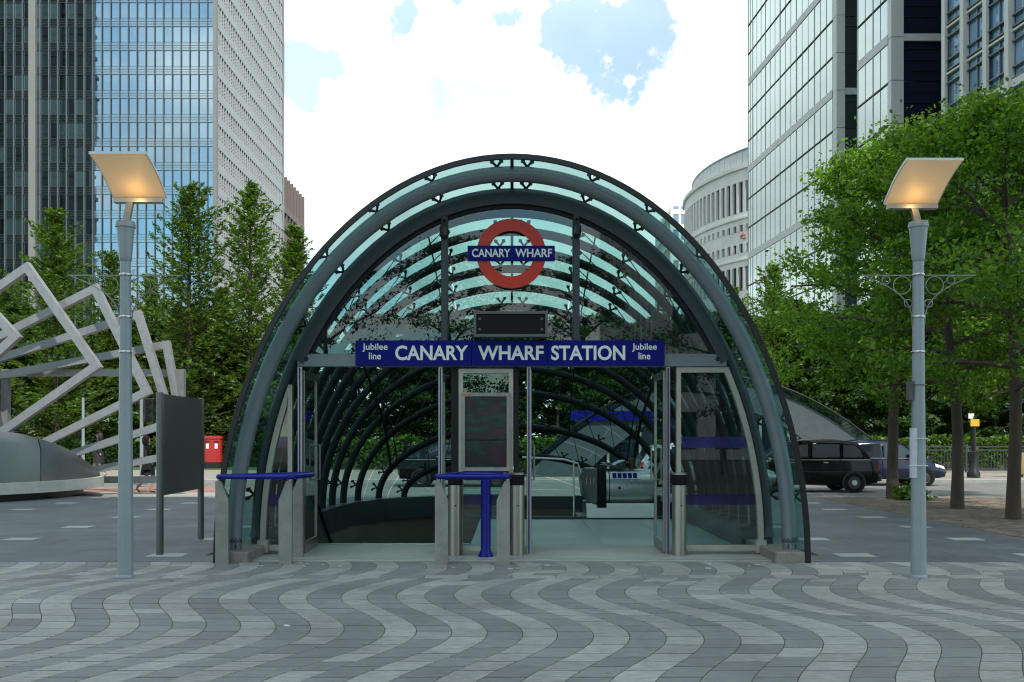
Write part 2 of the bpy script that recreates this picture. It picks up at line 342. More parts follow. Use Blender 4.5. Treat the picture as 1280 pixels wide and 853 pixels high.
M = dict(
    stone_light=pmat('stone_light', (0.345,0.352,0.332), 0.6, var=0.42, scale=13, stretch=(0.6,2.6,1), bump=0.2, bscale=60, rnd=0.14, island=0.0, grime=0.22, spots=1),
    stone_dark=pmat('stone_dark', (0.222,0.238,0.232), 0.58, var=0.3, scale=12, stretch=(0.6,2.6,1), bump=0.2, bscale=60, rnd=0.11, grime=0.22, spots=1),
    stone_light_i=pmat('stone_light_i', (0.345,0.352,0.332), 0.6, var=0.42, scale=13, stretch=(0.6,2.6,1), bump=0.2, bscale=60, island=0.14, grime=0.22, spots=1),
    stone_dark_i=pmat('stone_dark_i', (0.222,0.238,0.232), 0.58, var=0.3, scale=12, stretch=(0.6,2.6,1), bump=0.2, bscale=60, island=0.11, grime=0.22, spots=1),
    slab=pmat('slab', (0.14,0.158,0.17), 0.58, var=0.22, scale=6, bump=0.12, bscale=50, rnd=0.1, grime=0.25, spots=1),
    slab_i=pmat('slab_i', (0.14,0.158,0.17), 0.58, var=0.22, scale=6, bump=0.12, bscale=50, island=0.1, grime=0.25, spots=1),
    inset=pmat('inset', (0.36,0.385,0.37), 0.6, var=0.12, scale=8, rnd=0.1),
    mortar=pmat('mortar', (0.1,0.075,0.055), 0.9, var=0.3, scale=12),
    earth=pmat('earth', (0.09,0.09,0.07), 0.95, var=0.3, scale=2),
    sett=pmat('sett', (0.2,0.16,0.125), 0.85, var=0.3, scale=3, bump=0.5, bscale=25, grime=0.3),
    sett_i=pmat('sett_i', (0.2,0.16,0.125), 0.85, var=0.25, scale=4, bump=0.4, bscale=25, island=0.3, grime=0.25),
    road=pmat('road', (0.2,0.2,0.19), 0.85, var=0.15, scale=1.2, bump=0.3, bscale=60, grime=0.2),
    kerb=pmat('kerb', (0.3,0.3,0.29), 0.8, var=0.2, scale=4),
    farpave=pmat('farpave', (0.3,0.27,0.23), 0.85, var=0.15, scale=2, bump=0.2),
    pink=pmat('pink', (0.33,0.18,0.14), 0.85, var=0.2, scale=3),
    paleroad=pmat('paleroad', (0.36,0.34,0.3), 0.85, var=0.15, scale=2),
    grass=pmat('grass', (0.06,0.12,0.03), 0.9, var=0.4, scale=6, bump=0.6),
    floor=pmat('floor', (0.4,0.43,0.42), 0.35, var=0.12, scale=2.5, rnd=0.07, grime=0.12),
    threshold=pmat('threshold', (0.42,0.42,0.39), 0.5, var=0.15, scale=5, grime=0.25),
    plinth=pmat('plinth', (0.27,0.255,0.225), 0.65, var=0.22, scale=8, bump=0.15, grime=0.25),
    rib=pmat('rib', (0.19,0.225,0.245), 0.42, 0.35, var=0.08, scale=3),
    dark=pmat('dark', (0.014,0.017,0.019), 0.5, 0.0, spec=0.25, var=0.15, scale=6),
    darkgrey=pmat('darkgrey', (0.045,0.055,0.062), 0.45, 0.2, var=0.12, scale=5),
    black=pmat('black', (0.012,0.012,0.013), 0.4, var=0.2),
    rubber=pmat('rubber', (0.009,0.009,0.009), 0.8, spec=0.2, var=0.2),
    steel=pmat('steel', (0.42,0.4,0.36), 0.34, 1.0, var=0.15, scale=5, stretch=(1,1,0.12)),
    steel2=pmat('steel2', (0.55,0.56,0.56), 0.3, 1.0, var=0.12, scale=5, stretch=(0.15,1,1)),
    frame=pmat('frame', (0.46,0.44,0.38), 0.45, 0.6, var=0.12, scale=6),
    post=pmat('post', (0.33,0.33,0.3), 0.5, 0.45, var=0.18, scale=7, grime=0.25, bump=0.08),
    polegrey=pmat('polegrey', (0.31,0.36,0.385), 0.42, 0.15, var=0.06, scale=5, grime=0.1),
    signblue=pmat('signblue', (0.008,0.011,0.17), 0.4, var=0.08, scale=3, spec=0.08),
    railblue=pmat('railblue', (0.005,0.01,0.23), 0.2, var=0.1, scale=6, spec=0.3),
    white=pmat('white', (0.78,0.8,0.78), 0.45, var=0.04),
    red=pmat('red', (0.6,0.032,0.012), 0.3, var=0.15, spec=0.35),
    postred=pmat('postred', (0.42,0.02,0.02), 0.3, var=0.08, coat=0.4),
    screen=pmat('screen', (0.006,0.006,0.009), 0.5, var=0.1, spec=0.2),
    wellwall=pmat('wellwall', (0.16,0.145,0.105), 0.7, var=0.2, scale=2, bump=0.1),
    bark=pmat('bark', (0.075,0.055,0.042), 0.9, var=0.35, scale=6, bump=0.9, bscale=14, stretch=(1,1,0.25)),
    bark2=pmat('bark2', (0.06,0.042,0.03), 0.9, var=0.3, scale=6, bump=0.6),
    sculpt=pmat('sculpt', (0.27,0.28,0.285), 0.42, 0.4, var=0.18, scale=6, stretch=(1,1,1)),
    cladding=pmat('cladding', (0.22,0.235,0.235), 0.35, 0.7, var=0.06, scale=0.8),
    palestone=pmat('palestone', (0.55,0.55,0.5), 0.7, var=0.12, scale=4),
    board=pmat('board', (0.115,0.12,0.12), 0.38, 0.3, var=0.1, scale=2),
    taxi=pmat('taxi', (0.004,0.004,0.005), 0.15, var=0.1, coat=0.25, spec=0.12),
    carblue=pmat('carblue', (0.004,0.009,0.035), 0.15, var=0.1, coat=0.6, spec=0.3),
    carsilver=pmat('carsilver', (0.4,0.42,0.44), 0.25, 0.7, var=0.05, coat=1.0),
    carglass=mirrormat('carglass', (0.01,0.016,0.022), (0.8,0.85,0.9), 0.04, 0.02, 0.1),
    wheelgrey=pmat('wheelgrey', (0.05,0.052,0.055), 0.4, 0.5),
    yellow=pmat('yellow', (0.75,0.42,0.03), 0.5, var=0.08),
    gold=pmat('gold', (0.45,0.36,0.18), 0.4, 0.7, var=0.15),
    paper=pmat('paper', (0.62,0.6,0.68), 0.6, var=0.12, scale=18),
    amber_glow=emat('amber_glow', (0.78,0.58,0.34), 0.2),
    orange=pmat('orange', (0.7,0.12,0.03), 0.5),
    skin=pmat('skin', (0.48,0.28,0.2), 0.5), cloth=pmat('cloth', (0.015,0.015,0.018), 0.8, var=0.2), hair=pmat('hair', (0.03,0.02,0.015), 0.6),
    leaf=leafmat('leaf', (0.1,0.205,0.022), 0.5), leaf2=leafmat('leaf2', (0.034,0.078,0.014), 0.4), needle=leafmat('needle', (0.08,0.145,0.022), 0.5), hedge=leafmat('hedge', (0.09,0.17,0.025), 0.35),
    glass_shell=glassmat('glass_shell', (0.38,0.6,0.58), 1.5, 0.03, 0.0, 0.12, (0.16,0.24,0.24)),
    glass_front=glassmat('glass_front', (0.56,0.74,0.72), 1.52, 0.04, 0.0, 0.02),
    glass_door=glassmat('glass_door', (0.68,0.78,0.76), 1.5, 0.02),
    glass_blue=glassmat('glass_blue', (0.05,0.07,0.42), 1.5, 0.02, 0.1, 0.9, (0.01,0.015,0.2)),
)

# ------------------------------------------------------------------ ground, paving, road
PIT = (-3.45, 3.45, 14.2, 21.2)
def sheet_with_hole(x0, x1, y0, y1, z, hole):
    a, b, c, d = hole; m = MB()
    for (p, q, r, s) in ((x0,x1,y0,c),(x0,x1,d,y1),(x0,a,c,d),(b,x1,c,d)):
        m.add([(p,r,z),(q,r,z),(q,s,z),(p,s,z)], [(0,1,2,3)])
    return m
solo('ground', sheet_with_hole(-2500,2500,-2500,2500,-0.17,PIT), M['earth'], kind='structure')

WAVE = lambda Y: -0.34*math.sin(2*math.pi*(Y-8.775)/3.9)
def stone_pts(x0, x1, y0, y1, fn=None, n=1):
    ys = [y0+(y1-y0)*k/n for k in range(n+1)]; fn = fn or (lambda Y: 0)
    return [(x1+fn(y), y) for y in ys]+[(x0+fn(y), y) for y in reversed(ys)]
def add_stone(mb, pts, gap=0.0035, top=0.0, bev=0.003, h=0.014):
    o = offset_poly(pts, gap); i = offset_poly(pts, gap+bev); n = len(pts)
    vs = [(x,y,top-h) for x,y in o]+[(x,y,top-bev*0.6) for x,y in o]+[(x,y,top) for x,y in i]
    fs = [tuple(range(2*n,3*n))]
    for k in range(n):
        j = (k+1) % n; fs += [(k,j,n+j,n+k),(n+k,n+j,2*n+j,2*n+k)]
    mb.add(vs, fs)

base = sheet_with_hole(-45, 45, -40, 25.6, -0.014, PIT)
wave = solo('wave_paving', MB().add([(-45,-40,-0.005),(45,-40,-0.005),(45,12.28,-0.005),(-45,12.28,-0.005)], [(0,1,2,3)]), M['mortar'], kind='structure')
plaza = solo('plaza_paving', base, M['mortar'], kind='structure')

def wave_area():
    BW = 0.292; cnt = 0
    stuff = {True: MB(), False: MB()}
    rr = random.Random(3); rows = []
    for par in (0, 1):
        y = 2.2-0.13*par
        while y < 10.84:
            d = rr.choice((0.26,0.29,0.31)); e = y+d if 10.85-(y+d) > 0.1 else 10.85
            rows.append((y, e, True, par)); y = e
        y = 11.1; first = 0.16*par
        while y < 12.25:
            e = y+(first or 0.29); first = 0
            if 12.26-e < 0.1: e = 12.26
            rows.append((y, e, True, par)); y = e
    rows.append((10.85, 11.1, False, 0)); rows.sort()
    ws = [rr.choice((0.26,0.28,0.29,0.29,0.3,0.34)) for _ in range(160)]; xs_ = [-23.0]
    for w in ws: xs_.append(xs_[-1]+w)
    for ri, (y0, y1, wv, par) in enumerate(rows):
        if y1-y0 < 0.06: continue
        y0 += 0.006; y1 -= 0.006
        half = 0.56*y1+3.5; mesh = {}
        for k in range(160 if wv else 92):
            x0, bw = (xs_[k], ws[k]) if wv else (-23+0.5*k, 0.5)
            if x0 < -half or x0 > half or (wv and k % 2 != par): continue
            light = (k % 2 == 0); xc = x0+bw/2+(WAVE((y0+y1)/2) if wv else 0)
            inview = abs(xc) < 0.535*y1+0.1 and y1 > 6.2
            lt = light if rr.random() > 0.03 else not light
            if inview and cnt < 300:
                key = (lt, bw)
                if key not in mesh:
                    mb = MB(); add_stone(mb, stone_pts(0, bw, y0, y1, WAVE if wv else None, 2)); mesh[key] = mb.mesh('paving_stone', M['stone_light' if lt else 'stone_dark'])
                inst('paving_stone', mesh[key], wave, (x0, 0, rr.uniform(-0.0012, 0.0012))); cnt += 1
            else:
                add_stone(stuff[lt], stone_pts(x0, x0+bw, y0, y1, WAVE if wv else None, 2), top=rr.uniform(-0.0012,0.0012))
    for lt in stuff: part('paving_stones', stuff[lt], M['stone_light_i' if lt else 'stone_dark_i'], wave, kind='stuff')
wave_area()

def plaza_area():
    rr = random.Random(5); cnt = 0; stuff = MB(); insets = []
    for X in (-10.75, -7.7, -4.65, 4.65, 7.1):
        for k in range(7): insets.append((X+rr.uniform(-.05,.05), 12.95+2.03*k))
    sw, sd = 0.92, 0.66; cells = []
    r = 0; y = 12.28
    while y < 25.4:
        y1 = min(y+sd, 25.4); off = (r % 2)*0.46
        for k in range(-32, 32):
            x0 = k*sw+off; x1 = x0+sw
            if x1 > 8.0 and x0 < 8.0: x1 = 8.0
            if x0 >= 8.0: continue
            if y1 > 14.2 and x1 > -3.75 and x0 < 3.75 and y < 21.3: 
                if x0 < -3.75: x1 = -3.75
                elif x1 > 3.75: x0 = 3.75
                else: continue
            if y < 14.2 and x1 > -3.4 and x0 < 3.4: continue
            if x1-x0 < 0.1: continue
            cells.append((x0, x1, y, y1))
        y = y1; r += 1
    def show(c): return abs((c[0]+c[1])/2) < 0.55*c[3]
    vis = sorted([c for c in cells if show(c)], key=lambda c: c[2]); inv = [c for c in cells if not show(c)]
    me = None
    for i, (x0, x1, y0, y1) in enumerate(vis):
        if cnt < 300:
            if abs(x1-x0-sw) < 1e-6 and abs(y1-y0-sd) < 1e-6:
                if me is None: mb = MB(); add_stone(mb, stone_pts(0,sw,0,sd), gap=0.003); me = mb.mesh('paving_slab', M['slab'])
                inst('paving_slab', me, plaza, (x0, y0, rr.uniform(-.001,.001)))
            else:
                mb = MB(); add_stone(mb, stone_pts(0,x1-x0,0,y1-y0), gap=0.003); inst('paving_slab', mb.mesh('paving_slab', M['slab']), plaza, (x0,y0,0))
            cnt += 1
        else: add_stone(stuff, stone_pts(x0,x1,y0,y1), gap=0.003)
    for c in inv: add_stone(stuff, stone_pts(*c), gap=0.003)
    part('paving_slabs', stuff, M['slab_i'], plaza, kind='stuff')
    mb = MB(); add_stone(mb, stone_pts(-.24,.24,-.17,.17), gap=0.0, h=0.01); me = mb.mesh('pale_inset_stone', M['inset'])
    for (x, y) in insets: inst('pale_inset_stone', me, plaza, (x, y, 0.006))
plaza_area()

# sett bed under the trees
sett = solo('sett_paving', MB().add([(8.0,2,-0.004),(30,2,-0.004),(30,25.4,-0.004),(8.0,25.4,-0.004)], [(0,1,2,3)]), M['sett'], kind='structure')
mb = MB(); rr = random.Random(9)
y = 10.0
while y < 25.2:
    x = 8.0+rr.random()*0.1
    while x < 15.5:
        w = rr.uniform(0.16,0.24)
        if x < 0.56*y+1: add_stone(mb, [(x,y),(x+w,y),(x+w,y+0.14),(x,y+0.14)], gap=0.005, top=0.006+rr.uniform(-.004,.004), bev=0.006, h=0.012)
        x += w
    y += 0.14
part('setts', mb, M['sett_i'], sett, kind='stuff')
solo('kerb', MB().bbox(-120,120,25.42,25.6,-0.15,0.003,0.02), M['kerb'], kind='structure')
solo('road', MB().add([(-300,25.6,-0.12),(300,25.6,-0.12),(300,36,-0.12),(-300,36,-0.12)], [(0,1,2,3)]), M['road'], kind='structure')
m = MB(); m.add([(-40,26.6,-0.116),(-7.5,26.6,-0.116),(-7.5,29.6,-0.116),(-40,29.6,-0.116)], [(0,1,2,3)])
solo('pale_crossing', m, M['paleroad'], kind='structure')
m = MB(); m.add([(-40,29.8,-0.115),(-7.5,29.8,-0.115),(-7.5,32.6,-0.115),(-40,32.6,-0.115)], [(0,1,2,3)])
solo('pink_crossing', m, M['pink'], kind='structure')
m = MB()
for k in range(-8, 9): m.add([(k*6-1.5,30.9,-0.114),(k*6+1.5,30.9,-0.114),(k*6+1.5,31.02,-0.114),(k*6-1.5,31.02,-0.114)], [(0,1,2,3)]) if k >= 0 else None
solo('lane_marking', m, M['white'], kind='structure')
solo('far_kerb', MB().bbox(-200,200,36.0,36.18,-0.15,0.0,0.02), M['kerb'], kind='structure')
solo('far_pavement', MB().add([(-300,36.18,-0.004),(300,36.18,-0.004),(300,46,-0.004),(-300,46,-0.004)], [(0,1,2,3)]), M['farpave'], kind='structure')
solo('verge', MB().add([(-300,46,-0.002),(300,46,-0.002),(300,130,-0.002),(-300,130,-0.002)], [(0,1,2,3)]), M['grass'], kind='structure')

# ------------------------------------------------------------------ the glass canopy
RY = [.35,1.05,1.7,2.35,3.0,3.65,4.25,4.85,5.45,6.15,6.85,7.45,8.15,8.65]
RH = [5.02,4.93,4.83,4.7,4.54,4.36,4.15,3.9,3.62,3.28,2.95,2.5,1.82,1.2]
RW = [3.62,3.5,3.5,3.5,3.5,3.5,3.5,3.49,3.48,3.43,3.34,3.15,2.82,2.34]
def HW(y):
    if y > 8.65:
        t = (y-8.65)/0.6; return 1.2-0.75*t, 2.34-0.9*t
    return float(np.interp(y, RY, RH)), float(np.interp(y, RY, RW))
def rib_pt(y, th, d=0.0, z0=None):
    h, w = HW(y); z0 = (0.13 if y < 1.5 else 0.3) if z0 is None else z0
    return Vector(((w+d)*math.cos(th), y, z0+(h+d-z0)*math.sin(th)))
def arch(y, d=0.0, n=48, a0=0.0, a1=180.0, z0=None):
    return [rib_pt(y, R(a0+(a1-a0)*k/n), d, z0) for k in range(n+1)]
ST = [0,.7,1.38,2.03,2.68,3.33,3.95,4.55,5.15,5.8,6.5,7.15,7.8,8.4,9.1]
JN = [0,27,50,74,90,106,130,153,180]
def clip_mesh():
    m = MB()
    for s in (-1,1):
        m.tube([(s*0.0,0,0.0),(s*0.06,0.05,0.07)], 0.013, 6); m.tube([(s*0.0,0,0.0),(s*0.06,-0.05,0.07)], 0.013, 6)
        m.lathe([(0.028,0),(0.028,0.025)], 8, (s*0.06,0.05,0.065)); m.lathe([(0.028,0),(0.028,0.025)], 8, (s*0.06,-0.05,0.065))
    m.lathe([(0.03,-0.06),(0.03,0.02)], 8, (0,0,0)); return m.mesh('glass_clip', M['dark'])
CLIP = clip_mesh()
def make_canopy(root, ribs=range(14), detail=True):
    for i in ribs:
        y = RY[i]; p = arch(y, 0.0, 56); r = 0.1 if i == 0 else (0.085 if i == 1 else 0.068)
        rb = part('rib', MB().tube(p, r, 12), M['rib'] if i == 0 else M['darkgrey'] if i == 1 else M['dark'], root, True, False)
        if detail and i < 2:
            for s in (-1, 1):
                x, _, z = rib_pt(y, 0 if s > 0 else math.pi)
                f = MB().box(x-0.03,x+0.03,y-0.07,y+0.07,z-0.005,z+0.12); f.lathe([(0.06,-0.05),(0.06,0.05)], 12, (x,y-0.04,z+0.05), 'y'); f.lathe([(0.11,0),(0.085,0.14)], 12, (x,y,z+0.1))
                part('rib_foot', f, M['darkgrey'], rb, False, False)
        angs = (8,20,38,50,62,74,87,93,106,118,130,142,160,172)
        for a in angs:
            q = rib_pt(y, R(a)); h, w = HW(y)
            nrm = Vector((math.cos(R(a))/w, 0, math.sin(R(a))/h)).normalized()
            inst('glass_clip', CLIP, root, q+nrm*(r*0.8+0.02), (0, math.atan2(nrm.x, nrm.z), 0))
    for i in range(len(ST)-1):
        for j in range(len(JN)-1):
            n = max(3, int((JN[j+1]-JN[j])/4)); vs = []; g = 0.008
            for yy in (ST[i]+g, ST[i+1]-g):
                for k in range(n+1):
                    th = R(JN[j]+0.12+(JN[j+1]-JN[j]-0.24)*k/n); vs.append(rib_pt(yy, th, 0.135, 0.01))
            fs = [(k,k+1,n+1+k+1,n+1+k) for k in range(n)]
            part('glass_panel', MB().add(vs, fs), M['glass_shell'], root, True, False)
    y = ST[-1]; h, w = HW(y); vs = [rib_pt(y, R(180*k/16), 0.135, 0.01) for k in range(17)]+[Vector((0,y+.25,0.01))]
    part('glass_panel', MB().add(vs, [(k,k+1,17) for k in range(16)]), M['glass_shell'], root, True, False)
    o = [(p.x,p.z) for p in arch(0.0, 0.16, 64, z0=0.0)]; i_ = [(p.x,p.z) for p in arch(0.0, 0.095, 64, z0=0.0)]
    part('edge_trim', MB().ring(o, i_, -0.015, 0.035, 'y', False), M['black'], root, False, False)
    for a in (90,):
        path = [rib_pt(y, R(a), 0.09) for y in np.linspace(0.0, 8.9, 24)]
        part('ridge_tube', MB().tube(path, 0.022, 6), M['dark'], root, True, False)
    for s in (-1, 1):
        for X0, rad in ((2.55, 0.03), (2.42, 0.014), (1.2, 0.012)):
            path = []
            for i in range(2 if X0 > 2 else 1, 13):
                w, h = RW[i], RH[i]
                path.append((s*X0, RY[i], 0.3+(h-0.3)*math.sqrt(max(0, 1-(X0/w)**2))-0.09))
            part('tie_tube', MB().tube(path, rad, 6), M['dark'], root, True, False)
    if detail:
        c = MB()
        for i in range(1, 13):
            for s in (-1, 1):
                for (a, b) in ((62,50),(50,38),(74,62)):
                    p = rib_pt(RY[i], R(a if s > 0 else 180-a), -0.05); q = rib_pt(RY[i+1], R(b if s > 0 else 180-b), -0.05)
                    c.tube([p, q], 0.008, 4, False)
        part('bracing_cable', c, M['black'], root, False, False, 'stuff')
    # upstand the rear ribs stand on
    ys = [1.6]+[y for y in RY if y > 1.6]+[8.95, 9.15]; L_ = []; I_ = []
    for y in ys:
        h, w = HW(y); L_.append((w+0.1, y)); I_.append((w-0.22, y-0.02 if y < 7 else y-0.12))
    out = L_+[(-x,y) for x,y in reversed(L_)]; inn = I_+[(-x,y) for x,y in reversed(I_)]
    part('upstand', MB().ring(out, inn, -0.15, 0.3, 'z', False), M['darkgrey'], root, False, False)

can = thing('station_canopy', (0, 12.15, 0), 'large arched glass canopy over the station entrance with curved steel ribs', 'canopy')
make_canopy(can)
FY = 0.90                                           # the glazed front, local y
def lx(x, Y=13.05): return gx(x, Y)
def front_pt(th, d): return rib_pt(FY, th, d)
for s in (-1, 1):                                   # stone plinths at the two feet
    m = MB().bbox(min(s*3.34,s*3.72), max(s*3.34,s*3.72), 0.0, 1.6, -0.01, 0.135, 0.012)
    part('plinth', m, M['plinth'], can, False, False)
# arch frame of the front
n = 60; a0 = 32
o = [(p.x,p.z) for p in arch(FY, -0.06, n, a0, 180-a0)]; i_ = [(p.x,p.z) for p in arch(FY, -0.2, n, a0, 180-a0)]
part('arch_frame', MB().ring(o, i_, FY-0.09, FY+0.09, 'y', False), M['darkgrey'], can, False, False)
o2 = [(p.x,p.z) for p in arch(FY, -0.205, n, a0, 180-a0)]; i2 = [(p.x,p.z) for p in arch(FY, -0.25, n, a0, 180-a0)]
part('glazing_bead', MB().ring(o2, i2, FY-0.03, FY+0.03, 'y', False), M['dark'], can, False, False)
tr = part('transom', MB().bbox(-2.9, 2.9, FY-0.08, FY+0.1, 2.55, 2.72, 0.01), M['rib'], can, False, False)
d = MB()
for s in (-1,1): d.lathe([(0.03,-0.012),(0.03,0)], 12, (s*2.78, FY-0.08, 2.65), 'y')
part('bolt', d, M['dark'], tr, False, False)
MX = [lx(556), lx(720)]
for X in MX:
    zt = 0.13+(HW(FY)[0]-0.15-0.13)*math.sqrt(1-(X/3.36)**2)
    mu = part('mullion', MB().bbox(X-0.045, X+0.045, FY-0.08, FY+0.08, 2.72, zt, 0.008), M['darkgrey'], can, False, False)
    f = MB().lathe([(0.04,-0.13),(0.06,-0.1),(0.06,0.0),(0.035,0.08)], 14, (X, FY-0.14, zt-0.22)); f.bar((X,FY-0.14,zt-0.12),(X,FY-0.05,zt-0.02),0.04)
    part('spotlight', f, M['black'], mu, False, False)
# upper panes
def top_z(x): return 0.13+(HW(FY)[0]-0.21-0.13)*math.sqrt(max(0, 1-(x/(HW(FY)[1]-0.21))**2))
xr = [-2.72, MX[0]-0.045, MX[0]+0.045, MX[1]-0.045, MX[1]+0.045, 2.72]
for (xa, xb) in ((xr[0],xr[1]),(xr[2],xr[3]),(xr[4],xr[5])):
    k = 16; up = [(xa+(xb-xa)*t/k, max(2.725, top_z(xa+(xb-xa)*t/k)+0.02)) for t in range(k+1)]
    poly = [(xb,2.72)]+list(reversed(up))+[(xa,2.72)]
    vs = [(x,FY,z) for x,z in poly]; part('glass_pane', MB().add(vs, [tuple(range(len(vs)))]), M['glass_front'], can, False, False)
# side lights with curved stainless frames and blue bands
def side_light(xin, s, blue=True):
    zt = 2.545; zb = 0.055; k = 14; curve = []
    for t in range(k+1):
        h, w = HW(FY); zc = 0.13+(h-0.24)*math.sqrt(max(0, 1-((abs(xin)+0.05)/(w-0.11))**2)); z = zb+0.1+(min(zt, zc)-zb-0.1)*t/k; x = (w-0.11)*math.sqrt(max(0, 1-((z-0.13)/(h-0.11-0.13))**2)); curve.append((s*x, z))
    xb = curve[0][0]
    poly = [(xin,zb),(xb-s*0.02,zb)]+curve+[(xin,curve[-1][1])]
    zt_ = curve[-1][1]-0.075; h, w = HW(FY); inner = [(xin+s*0.06,zb+0.075),(xb-s*0.09,zb+0.075)]
    for (x, z) in curve:
        z = min(max(z, zb+0.08), zt_); xi = (w-0.185)*math.sqrt(max(0, 1-((z-0.13)/(h-0.185-0.13))**2)); inner.append((s*max(xi, abs(xin)+0.062), z))
    inner.append((xin+s*0.06, zt_))
    fr = part('side_light_frame', MB().ring(poly, inner, FY-0.045, FY+0.045, 'y', True), M['frame'], can, False, False)
    part('glass_pane', MB().add([(x,FY,z) for x,z in inner], [tuple(range(len(inner)))]), M['glass_front'], fr, False, False)
    for (y0, y1) in ((546,560),(618,631)):
        za, zb_ = gz(y1,13.05), gz(y0,13.05); h, w = HW(FY)
        def ex(z): return (w-0.19)*math.sqrt(max(0, 1-((z-0.13)/(h-0.19-0.13))**2))
        m = MB().add([(xin+s*0.08,FY-0.004,za),(s*ex(za),FY-0.004,za),(s*ex(zb_),FY-0.004,zb_),(xin+s*0.08,FY-0.004,zb_)], [(0,1,2,3)])
        part('blue_band', m, M['glass_blue'], fr, False, False)
    part('corner_block', MB().box(min(xb-s*0.12,xb+s*0.02),max(xb-s*0.12,xb+s*0.02),FY-0.1,FY+0.06,0.03,0.2), M['frame'], fr, False, False)
side_light(lx(845), 1); side_light(lx(366), -1)
# posts and doors
for X in (lx(376), lx(551), lx(661), lx(834)):
    jb = part('door_post', MB().bbox(X-0.03, X+0.03, FY-0.07, FY+0.02, 0.0, 2.55, 0.005), M['steel'], can, False, False)
    part('blue_edge', MB().box(X-0.009, X+0.009, FY-0.075, FY-0.0705, 0.02, 2.53), M['railblue'], jb, False, False)
def door_leaf(X, s):                                # leaf folded back into the hall; s = side the face is seen from
    y0, y1 = FY+0.03, FY+0.92; w = 0.035
    fr = MB()
    fr.box(X-w/2,X+w/2,y0,y0+0.07,0.02,2.5); fr.box(X-w/2,X+w/2,y1-0.07,y1,0.02,2.5); fr.box(X-w/2,X+w/2,y0+0.07,y1-0.07,0.02,0.16); fr.box(X-w/2,X+w/2,y0+0.07,y1-0.07,2.4,2.5)
    d = part('door', fr, M['steel'], can, False, False)
    part('glass_pane', MB().add([(X,y0+.07,.16),(X,y1-.07,.16),(X,y1-.07,2.4),(X,y0+.07,2.4)], [(0,1,2,3)]), M['glass_door'], d, False, False)
    h = MB(); xo = X+s*0.07; h.tube([(X,y1-0.12,0.98),(xo,y1-0.12,0.98),(xo,y1-0.12,1.48),(X,y1-0.12,1.48)], 0.014, 8)
    part('handle', h, M['steel'], d, True, False)
door_leaf(lx(376)+0.03, 1); door_leaf(lx(551)-0.02, -1); door_leaf(lx(661)+0.02, 1); door_leaf(lx(834)-0.03, -1)
for (xa, xb) in ((564,573),(642,648.5)):
    part('inner_post', MB().box(lx(xa), lx(xb), FY-0.02, FY+0.1, 0.0, 2.55), M['dark'], can, False, False)
xa, xb = lx(573.5), lx(641.5)
poly = [(xa,0.05),(xb,0.05),(xb,2.52),(xa,2.52)]; inner = offset_poly(poly, 0.06)
fr = part('centre_frame', MB().ring(poly, inner, FY-0.05, FY+0.04, 'y', True), M['frame'], can, False, False)
part('glass_pane', MB().add([(x,FY,z) for x,z in inner], [(0,1,2,3)]), M['glass_front'], fr, False, False)
for (y0, y1) in ((546,560),(618,631)):
    za, zb_ = gz(y1,13.05), gz(y0,13.05)
    if y0 > 600: part('blue_band', MB().add([(xa+.07,FY-.004,za),(xb-.07,FY-.004,za),(xb-.07,FY-.004,zb_),(xa+.07,FY-.004,zb_)], [(0,1,2,3)]), M['glass_blue'], fr, False, False)
th = part('threshold', MB().bbox(-3.34, 3.34, 0.14, FY+1.05, -0.02, 0.012, 0.004), M['threshold'], can, False, False)
part('threshold_strip', MB().box(-3.3, 3.3, 0.2, 0.24, 0.012, 0.016), M['steel2'], th, False, False)

# ------------------------------------------------------------------ entrance floor and stair well
well = MB()
x0, x1, y0, y1 = -3.45, 3.45, 14.2, 21.2
well.add([(x0,y0,-5),(x1,y0,-5),(x1,y1,-5),(x0,y1,-5),(x0,y0,-.17),(x1,y0,-.17),(x1,y1,-.17),(x0,y1,-.17)], [(0,1,2,3),(0,4,5,1),(1,5,6,2),(2,6,7,3),(3,7,4,0)])
k = 20; arc_o = []
for t in range(k+1):
    y = 14.6+(21.1-14.6)*t/k; h, w = HW(y-12.15); arc_o.append((w-0.2, y))
wl = arc_o+[(-x,y) for x,y in reversed(arc_o)]
vs = [(x,y,0.0) for x,y in wl]+[(x,y,-4.9) for x,y in wl]; nn = len(wl)
well.add(vs, [(i,i+1,nn+i+1,nn+i) for i in range(nn-1)])
stw = solo('stairwell', well, M['wellwall'], kind='structure')
st = MB()
for i in range(16): st.box(-3.2,-0.7,14.5+i*0.32,14.5+(i+1)*0.32+0.03,-5.0,-0.17-0.2*(i+1))
part('stair_flight', st, M['mortar'], stw)
ef = solo('entrance_floor', MB().box(-0.62,3.45,14.2,18.62,-0.3,-0.012), M['mortar'], kind='structure')
rr = random.Random(2); fx = [-0.62,0.3,1.35,2.4,3.45]; fyv = [14.22,15.1,16.2,17.4,18.6]
for i in range(4):
    for j in range(4):
        mb = MB(); add_stone(mb, [(fx[i],fyv[j]),(fx[i+1],fyv[j]),(fx[i+1],fyv[j+1]),(fx[i],fyv[j+1])], gap=0.003, h=0.011, bev=0.002); part('floor_slab', mb, M['floor'], ef)
part('floor_edge', MB().box(-3.4,-0.62,14.12,14.24,-0.3,0.02), M['steel2'], ef)
part('floor_edge', MB().box(-0.64,3.45,18.62,18.72,-0.3,0.05), M['darkgrey'], ef)

